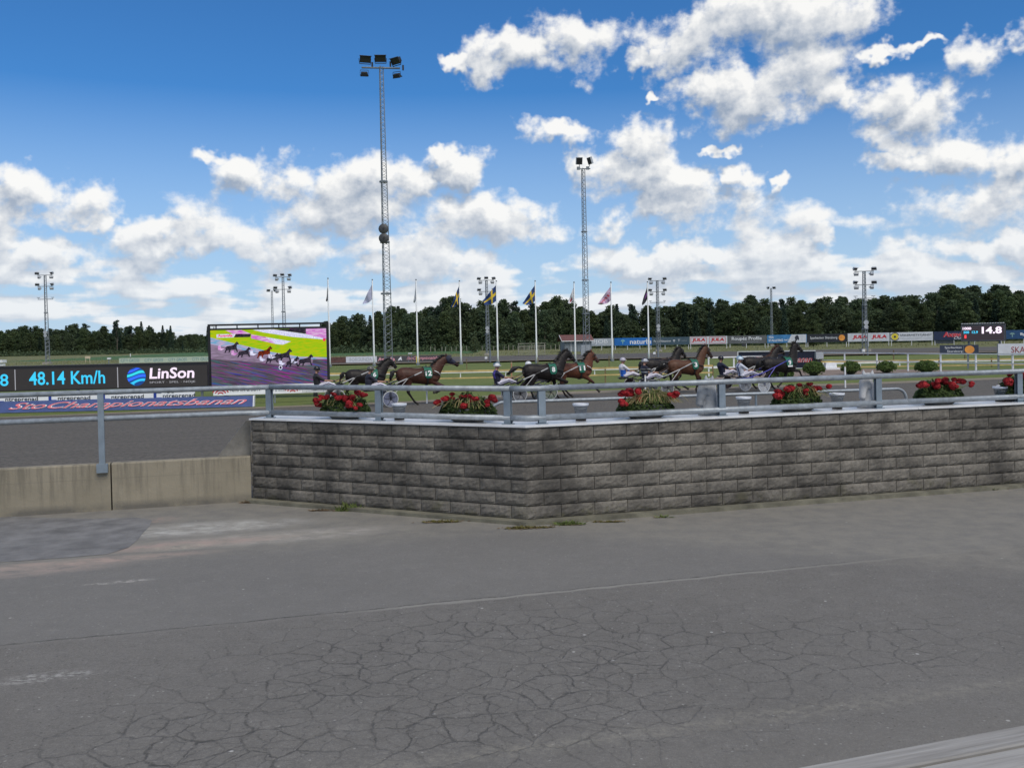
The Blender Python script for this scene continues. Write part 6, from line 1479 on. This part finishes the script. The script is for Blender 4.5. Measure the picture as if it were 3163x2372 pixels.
def driver(label, loc, rz, lean, reach, jm, helm, stripe=None, tilt=0.0, peak=None, band=None, hands=(.62, .28)):
    """Seated driver: origin on the seat, +x towards the horse."""
    o = thing('person', label, 'person', loc, rz, 'sulky drivers')
    sh = Vector((math.sin(R(lean)) * .50, 0, .06 + .50 * math.cos(R(lean)))); nk = sh + Vector((.02 + math.sin(R(lean)) * .05, 0, .10)); hd = nk + Vector((.04 + tilt, 0, .13))
    def torso(mb, g):
        mb.tube([(-.02, 0, .02), (0, 0, .12), Vector((0, 0, .10)).lerp(sh, .5), sh - Vector((0, 0, .06)), sh + Vector((0, 0, .04))], [.13 + g, .135 + g, .14 + g, .145 + g, .08 + g], 12, [1.28, 1.2, 1.25, 1.35, 1.5])
    legs_ = []
    for s in (-1, 1): legs_.append([Vector((.02, s * .09, .07)), Vector((.44, s * .17, .20)), Vector((.84, s * .27, .04)), Vector((.96, s * .28, .10))])
    arms = []
    for s in (-1, 1):
        S_ = sh + Vector((.0, s * .20, -.03)); Hn = Vector((hands[0] + reach, s * .09, hands[1])); E_ = S_.lerp(Hn, .48) + Vector((-.03, s * .07, -.10)); arms.append((S_, E_, Hn))
    bd = MB(); torso(bd, -.015)
    bd.tube([sh, nk, nk + Vector((.01, 0, .04))], [.07, .058, .055], 10)
    bd.ball(hd, (.098, .078, .118), 12, 8); bd.tube([hd + Vector((.05, 0, -.06)), hd + Vector((.075, 0, -.095))], [.05, .035], 8)
    bd.tube([hd + Vector((.085, 0, .02)), hd + Vector((.118, 0, -.02)), hd + Vector((.09, 0, -.035))], [.012, .018, .012], 6)
    for L in legs_: bd.tube(L[:3] + [L[3]], [.085, .062, .042, .035], 8)
    for S_, E_, Hn in arms:
        bd.tube([S_, E_, E_.lerp(Hn, .5), Hn], [.052, .043, .038, .028], 8); q = Hn + Vector((.04, 0, -.01)); bd.ball(q, (.045, .022, .036), 8, 5)
        s = 1 if Hn.y > 0 else -1
        for f_ in range(4):
            z_ = .024 - f_ * .016; L_ = (.034, .04, .037, .028)[f_]; b0 = q + Vector((.03, 0, z_)); bd.tube([b0, b0 + Vector((L_ * .7, -s * .008, -.004)), b0 + Vector((L_ * .75, -s * .028, -.008)), b0 + Vector((L_ * .2, -s * .034, -.008))], .0085, 5)
        bd.tube([q + Vector((-.01, -s * .012, .03)), q + Vector((.015, -s * .022, .045)), q + Vector((.04, -s * .026, .036))], .009, 5)
    link('body', blend(bd, .0125, 2, .5), SKIN, o)
    j = MB(); torso(j, .012)
    for S_, E_, Hn in arms: j.tube([sh + Vector((0, S_.y * .5, 0)), S_, S_.lerp(E_, .92)], [.09, .078, .066], 10)
    j.tube([sh, nk - Vector((0, 0, .02))], [.10, .075], 10); link('jacket', blend(j, .018, 3, .5), jm, o)
    tr = MB(); tr.tube([(-.06, 0, .08), (.06, 0, .10)], [.15, .14], 10, [1.25, 1.2])
    for L in legs_: tr.tube([L[0], L[1], L[1].lerp(L[2], .15), L[2].lerp(L[1], .15)], [.105, .082, .076, .058], 10)
    tro = link('breeches', blend(tr, .018, 3, .5), WTR, o)
    if stripe:
        q = MB(); L = legs_[0]; q.tube([L[0] + Vector((.02, -.105, .01)), L[1] + Vector((0, -.083, .01)), L[2] + Vector((0, -.06, .01))], .013, 5); q.build('stripe', stripe, tro)
    for L in legs_:
        q = MB(); q.tube([L[2].lerp(L[1], .22), L[2], L[2] + Vector((.03, 0, -.02))], [.056, .052, .045], 9); q.tube([L[2] + Vector((-.03, 0, -.02)), L[3] + Vector((.03, 0, .04)), L[3] + Vector((.07, 0, .10))], [.05, .045, .03], 9, [.8, .8, .9]); q.build('boot', BOOT, o, smooth=True)
    for S_, E_, Hn in arms:
        q = MB(); q.tube([E_.lerp(Hn, .86), Hn, Hn + Vector((.045, 0, -.01))], [.037, .037, .042], 8); q.build('glove', GLV, o, smooth=True)
    h = MB(); c = hd + Vector((-.012, 0, .045)); prof = [(.128, -.045), (.134, .0), (.124, .05), (.095, .095), (.05, .122), (.004, .13)]; h.lathe(prof, 16); h.v = [(c.x + x * 1.12, c.y + y * .94, c.z + z) for x, y, z in h.v]
    ho = h.build('helmet', helm, o, smooth=True)
    q = MB(); pk = [(c.x + .13, -.075, c.z - .02), (c.x + .205, -.035, c.z - .012), (c.x + .205, .035, c.z - .012), (c.x + .13, .075, c.z - .02)]; q.prism(pk, (0, 0, .014)); q.build('peak', peak or helm, ho)
    q = MB(); q.tube([c + Vector((.02, -.12, -.04)), hd + Vector((.02, -.075, -.10)), hd + Vector((.03, 0, -.135)), hd + Vector((.02, .075, -.10)), c + Vector((.02, .12, -.04))], .010, 5); q.build('chin_strap', BOOT, ho)
    if band:
        for yy in (-.05, .0, .05):
            q = MB(); pts = [c + Vector((.15 * math.cos(R(a_)), yy * 1.25, .136 * math.sin(R(a_)) * (1 - abs(yy) * 1.6))) for a_ in range(10, 175, 15)]; q.tube(pts, .012, 5); q.build('helmet_stripe', band, ho)
    ge = MB(); 
    for s in (-1, 1): ge.ball(hd + Vector((.088, s * .03, .015)), (.012, .014, .01), 6, 4)
    ge.build('eyes', BOOT, o)
    mo = MB(); mo.box(hd + Vector((.098, 0, -.062)), (.006, .04, .007)); mo.build('mouth', mat('lip', (.25, .09, .08), .5), o)
    return o, [a[2] for a in arms]
FRM = {'black': mat('frame_black', (.016, .016, .018), .35, .2), 'blue': mat('frame_blue', (.05, .05, .32), .35, .2), 'grey': mat('frame_grey', (.22, .23, .25), .35, .4)}
TYR = mat('tyre_pale', (.42, .43, .43), .6); DISC = {'grey': glassy('wheel_mesh', (.16, .165, .18), .5, .12), 'blue': glassy('wheel_bluegrey', (.20, .22, .32), .5, .1), 'white': glassy('wheel_white', (.50, .53, .58), .5, .25), 'dark': glassy('wheel_dark', (.03, .015, .02), .5, .05), 'green': glassy('wheel_greenish', (.20, .25, .18), .5, .55)}
TAPE = mat('white_tape', (.36, .36, .36), .5)
def sulky(label, loc, rz, fr_, disc_, tyre=TYR, spoke=LEATH, tape=True):
    o = thing('sulky', label, 'sulky', loc, rz, 'racing sulkies'); fm = FRM[fr_]
    for s in (-1, 1):
        y = s * .72
        wm = MB(); wm.lathe([(.30, -.018), (.325, -.02), (.333, 0), (.325, .02), (.30, .018), (.30, -.018)], 30, (0, y, .335), 'Y', cap=False); wh = wm.build('wheel', tyre, o, smooth=True)
        dm = MB(); dm.lathe([(.302, -.006), (.03, -.024), (.03, .024), (.302, .006)], 30, (0, y, .335), 'Y', cap=False); dm.build('disc', DISC[disc_], wh, smooth=True)
        sp_ = MB()
        for k in range(5): a = k * 2 * math.pi / 5 + .4; sp_.tube([(0, y - .03, .335), (.15 * math.cos(a + .2), y - .026, .335 + .15 * math.sin(a + .2)), (.3 * math.cos(a), y - .014, .335 + .3 * math.sin(a))], .010, 4)
        sp_.lathe([(.035, -.04), (.035, .04)], 10, (0, y, .335), 'Y'); sp_.build('spokes', spoke, wh)
        sh = MB(); pts = [(-.88, s * .16, .66), (-.50, s * .26, .69), (.15, s * .40, .88), (.9, s * .46, 1.18), (1.45, s * .44, 1.40), (1.72, s * .38, 1.46)]; sh.tube(pts, [.020, .022, .024, .023, .021, .019], 8); so_ = sh.build('shaft', fm, o, smooth=True)
        if tape:
            q = MB(); q.tube([(.28, s * .418, .932), (.78, s * .45, 1.132)], .028, 8); q.build('tape', TAPE, so_); q = MB(); q.tube([(1.1, s * .454, 1.26), (1.42, s * .441, 1.388)], .027, 8); q.build('tape', TAPE, so_)
        st = MB(); st.tube([(0, s * .66, .34), (.82, s * .46, 1.14)], .016, 6); st.build('strut', TAPE if tape else fm, o)
        fk = MB(); fk.tube([(0, s * .66, .34), (-.18, s * .52, .58), (-.42, s * .27, .70)], .02, 6); fk.tube([(0, s * .78, .34), (.02, s * .78, .60), (0, s * .66, .66), (-.2, s * .5, .62)], .016, 6); fk.build('fork', fm, o, smooth=True)
        sr = MB(); sr.tube([(.16, s * .40, .89), (.20, s * .30, .78), (.26, s * .28, .77), (.32, s * .39, .93)], .014, 5); sr.build('stirrup', fm, o)
    ar = MB(); ar.tube([(-.18, -.52, .58), (-.22, -.3, .64), (-.22, .3, .64), (-.18, .52, .58)], .02, 6); ar.tube([(-.88, -.16, .66), (-.94, 0, .66), (-.88, .16, .66)], .02, 6); ar.build('cross_bar', fm, o, smooth=True)
    se = MB(); se.tube([(-.98, 0, .735), (-.92, 0, .715), (-.68, 0, .705), (-.48, 0, .715)], [.10, .14, .15, .08], 12, [1.2, 1.2, 1.15, 1.0]); se.v = [(x, y, .70 + (z - .70) * .28) for x, y, z in se.v]; se.build('seat', BOOT, o, smooth=True)
    return o
RIG = Vector((math.sin(HEAD), -math.cos(HEAD), 0))
def entry(px, py, hk, hl, dl, sl_, coatm, poll, muz, dr, su, hz=.0, **hkw):
    p = gp(px, py); c = p - RIG * .72
    sulky(sl_, (c.x, c.y, 0), HEAD, *su)
    hp = c + TD * 1.36
    ho, bit, _ = horse(hl, (hp.x, hp.y, hz), HEAD, hkw.pop('num'), coatm, poll, muz, POSE[hk], **hkw)
    dp_ = c + TD * (-.74); do, hands = driver(dl, (dp_.x, dp_.y, .735), HEAD, **dr)
    # reins from the bit to both hands, part of the horse's harness
    rm = MB(); sc = ho.scale[0]
    for s, hn in zip((-1, 1), hands):
        h_ = Vector(((hn.x - 2.10 + .05) / ho.scale[0], hn.y / ho.scale[1], (hn.z + .735) / ho.scale[2])); rm.tube([bit + Vector((-.03, s * .07, 0)), Vector((.52, s * .13, 1.60)), Vector((-.15, s * .16, 1.50)), h_], .010, 4)
    rm.build('reins', mat('rein_brown', (.10, .06, .05), .6) if hk != '9' else LEATH, ho)
WH = (.66, .66, .70); NV = (.012, .016, .055)
HEL = {k: mat('helmet_' + k, c, .25, var=.15, scale=30) for k, c in dict(black=(.012, .012, .014), camo=(.09, .085, .075), white=(.60, .61, .63), lilac=(.42, .40, .46), mixed=(.42, .44, .48), ice=(.50, .60, .68)).items()}
HST = mat('helmet_teal', (.05, .12, .18), .3); HSB = mat('helmet_ink', (.02, .02, .05), .3); HSI = mat('helmet_blue', (.16, .28, .42), .3)
JB = jacket_mat('silks_black', [], (.014, .014, .018)); JN = jacket_mat('silks_navy', [(2, .34, .40, (.04, .04, .06))], (.014, .015, .028))
JP = jacket_mat('silks_purple', [(1, -.13, -.09, (.10, .07, .42)), (1, -.06, -.02, (.10, .07, .42)), (1, .05, .09, (.10, .07, .42)), (2, -1, .28, (.010, .010, .030))], (.012, .012, .045)); JW = jacket_mat('silks_white', [], WH)
JE = jacket_mat('silks_blue_white', [(2, -1, .36, (.02, .12, .52)), (1, -.03, .03, WH)], WH); JF = jacket_mat('silks_ink', [(2, .30, .36, (.30, .32, .36)), (2, .44, .48, (.28, .28, .25))], (.012, .012, .026)); JG = jacket_mat('silks_deep_navy', [], (.012, .015, .04)); JH = jacket_mat('silks_white_sash', [(1, -.11, -.05, (.02, .04, .17)), (1, .05, .11, (.02, .04, .17))], (.55, .58, .66))
STR = mat('breeches_stripe', (.05, .05, .12), .6)
# the field, from last to first (near wheel's ground point in the photograph)
entry(1044, 1251, '6', 'black trotter wearing green number 6, last in the field', 'driver in black with black helmet, last in the field', 'black sulky behind the number 6 horse', BLK, (1.12, 1.98), (1.40, 1.60), dict(lean=-6, reach=.10, jm=JB, helm=HEL['black'], stripe=STR), ('black', 'grey'), num='6', sc=.94)
entry(1207, 1258, '12', 'bay trotter with navy hood and green number 12', 'driver in navy with dark patterned helmet, second from left', 'sulky with blue-grey disc wheels behind the number 12 horse', BAY, (1.18, 1.98), (1.66, 1.60), dict(lean=2, reach=.14, jm=JN, helm=HEL['camo'], stripe=STR, peak=GOLDP, tilt=.03), ('black', 'blue'), num='12', hood=True, strap=True)
entry(1701, 1235, '11', 'bright bay trotter with green number 11 beyond the number 8 horse', 'driver with white helmet half hidden behind the number 8 horse', 'sulky with open spoked wheels behind the number 11 horse', BAYR, (.92, 2.00), (1.24, 1.56), dict(lean=-4, reach=.1, jm=JW, helm=HEL['white']), ('grey', 'green'), num='11', strap=True)
entry(1607, 1242, '8', 'black trotter with green number 8, fourth from the left', 'driver in navy with purple stripes and white patterned helmet', 'sulky with grey mesh wheels behind the number 8 horse', BLK, (1.12, 2.10), (1.44, 1.66), dict(lean=-8, reach=.02, jm=JP, helm=HEL['white'], stripe=STR, band=HST), ('black', 'grey'), num='8', tail=(-1.25, 1.40))
entry(1990, 1212, '0', 'black trotter hidden beyond the number 3 horse, only mane and back showing', 'driver in blue and white silks with pale helmet', 'black sulky beyond the straw-filled flower pot', BLK, (1.02, 2.05), (1.30, 1.62), dict(lean=-6, reach=.0, jm=JE, helm=HEL['lilac'], peak=GOLDP), ('black', 'dark'), num='5', cloth=False)
entry(2063, 1221, '3', 'bay trotter with green number 3 and raised dark head', 'driver in dark ink blue with black and white helmet', 'grey sulky behind the number 3 horse', DKB, (1.06, 2.14), (1.36, 1.62), dict(lean=-7, reach=.06, jm=JF, helm=HEL['mixed'], band=HSB, stripe=STR), ('grey', 'grey'), num='3', tail=(-1.15, 1.42))
entry(2300, 1206, '0', 'dark trotter with wind-blown brown mane beyond the number 9 horse', 'driver in plain navy beyond the leading driver', 'dark-wheeled sulky beyond the blue sulky', BLK, (1.10, 2.02), (1.42, 1.66), dict(lean=-14, reach=.0, jm=JG, helm=HEL['black'], stripe=STR), ('black', 'dark'), mane=HAIRB, num='1', cloth=False)
entry(2361, 1213, '9', 'leading black trotter with green number 9, front leg lifted', 'driver in white silks with navy sashes and pale blue helmet', 'leading sulky with blue frame and white wheels', BLK, (.88, 2.20), (1.26, 1.82), dict(lean=-12, reach=.04, jm=JH, helm=HEL['ice'], band=HSI, stripe=STR), ('blue', 'white', mat('white_tyre', (.62, .64, .66), .6), TAPE, False), num='9', plate=True)
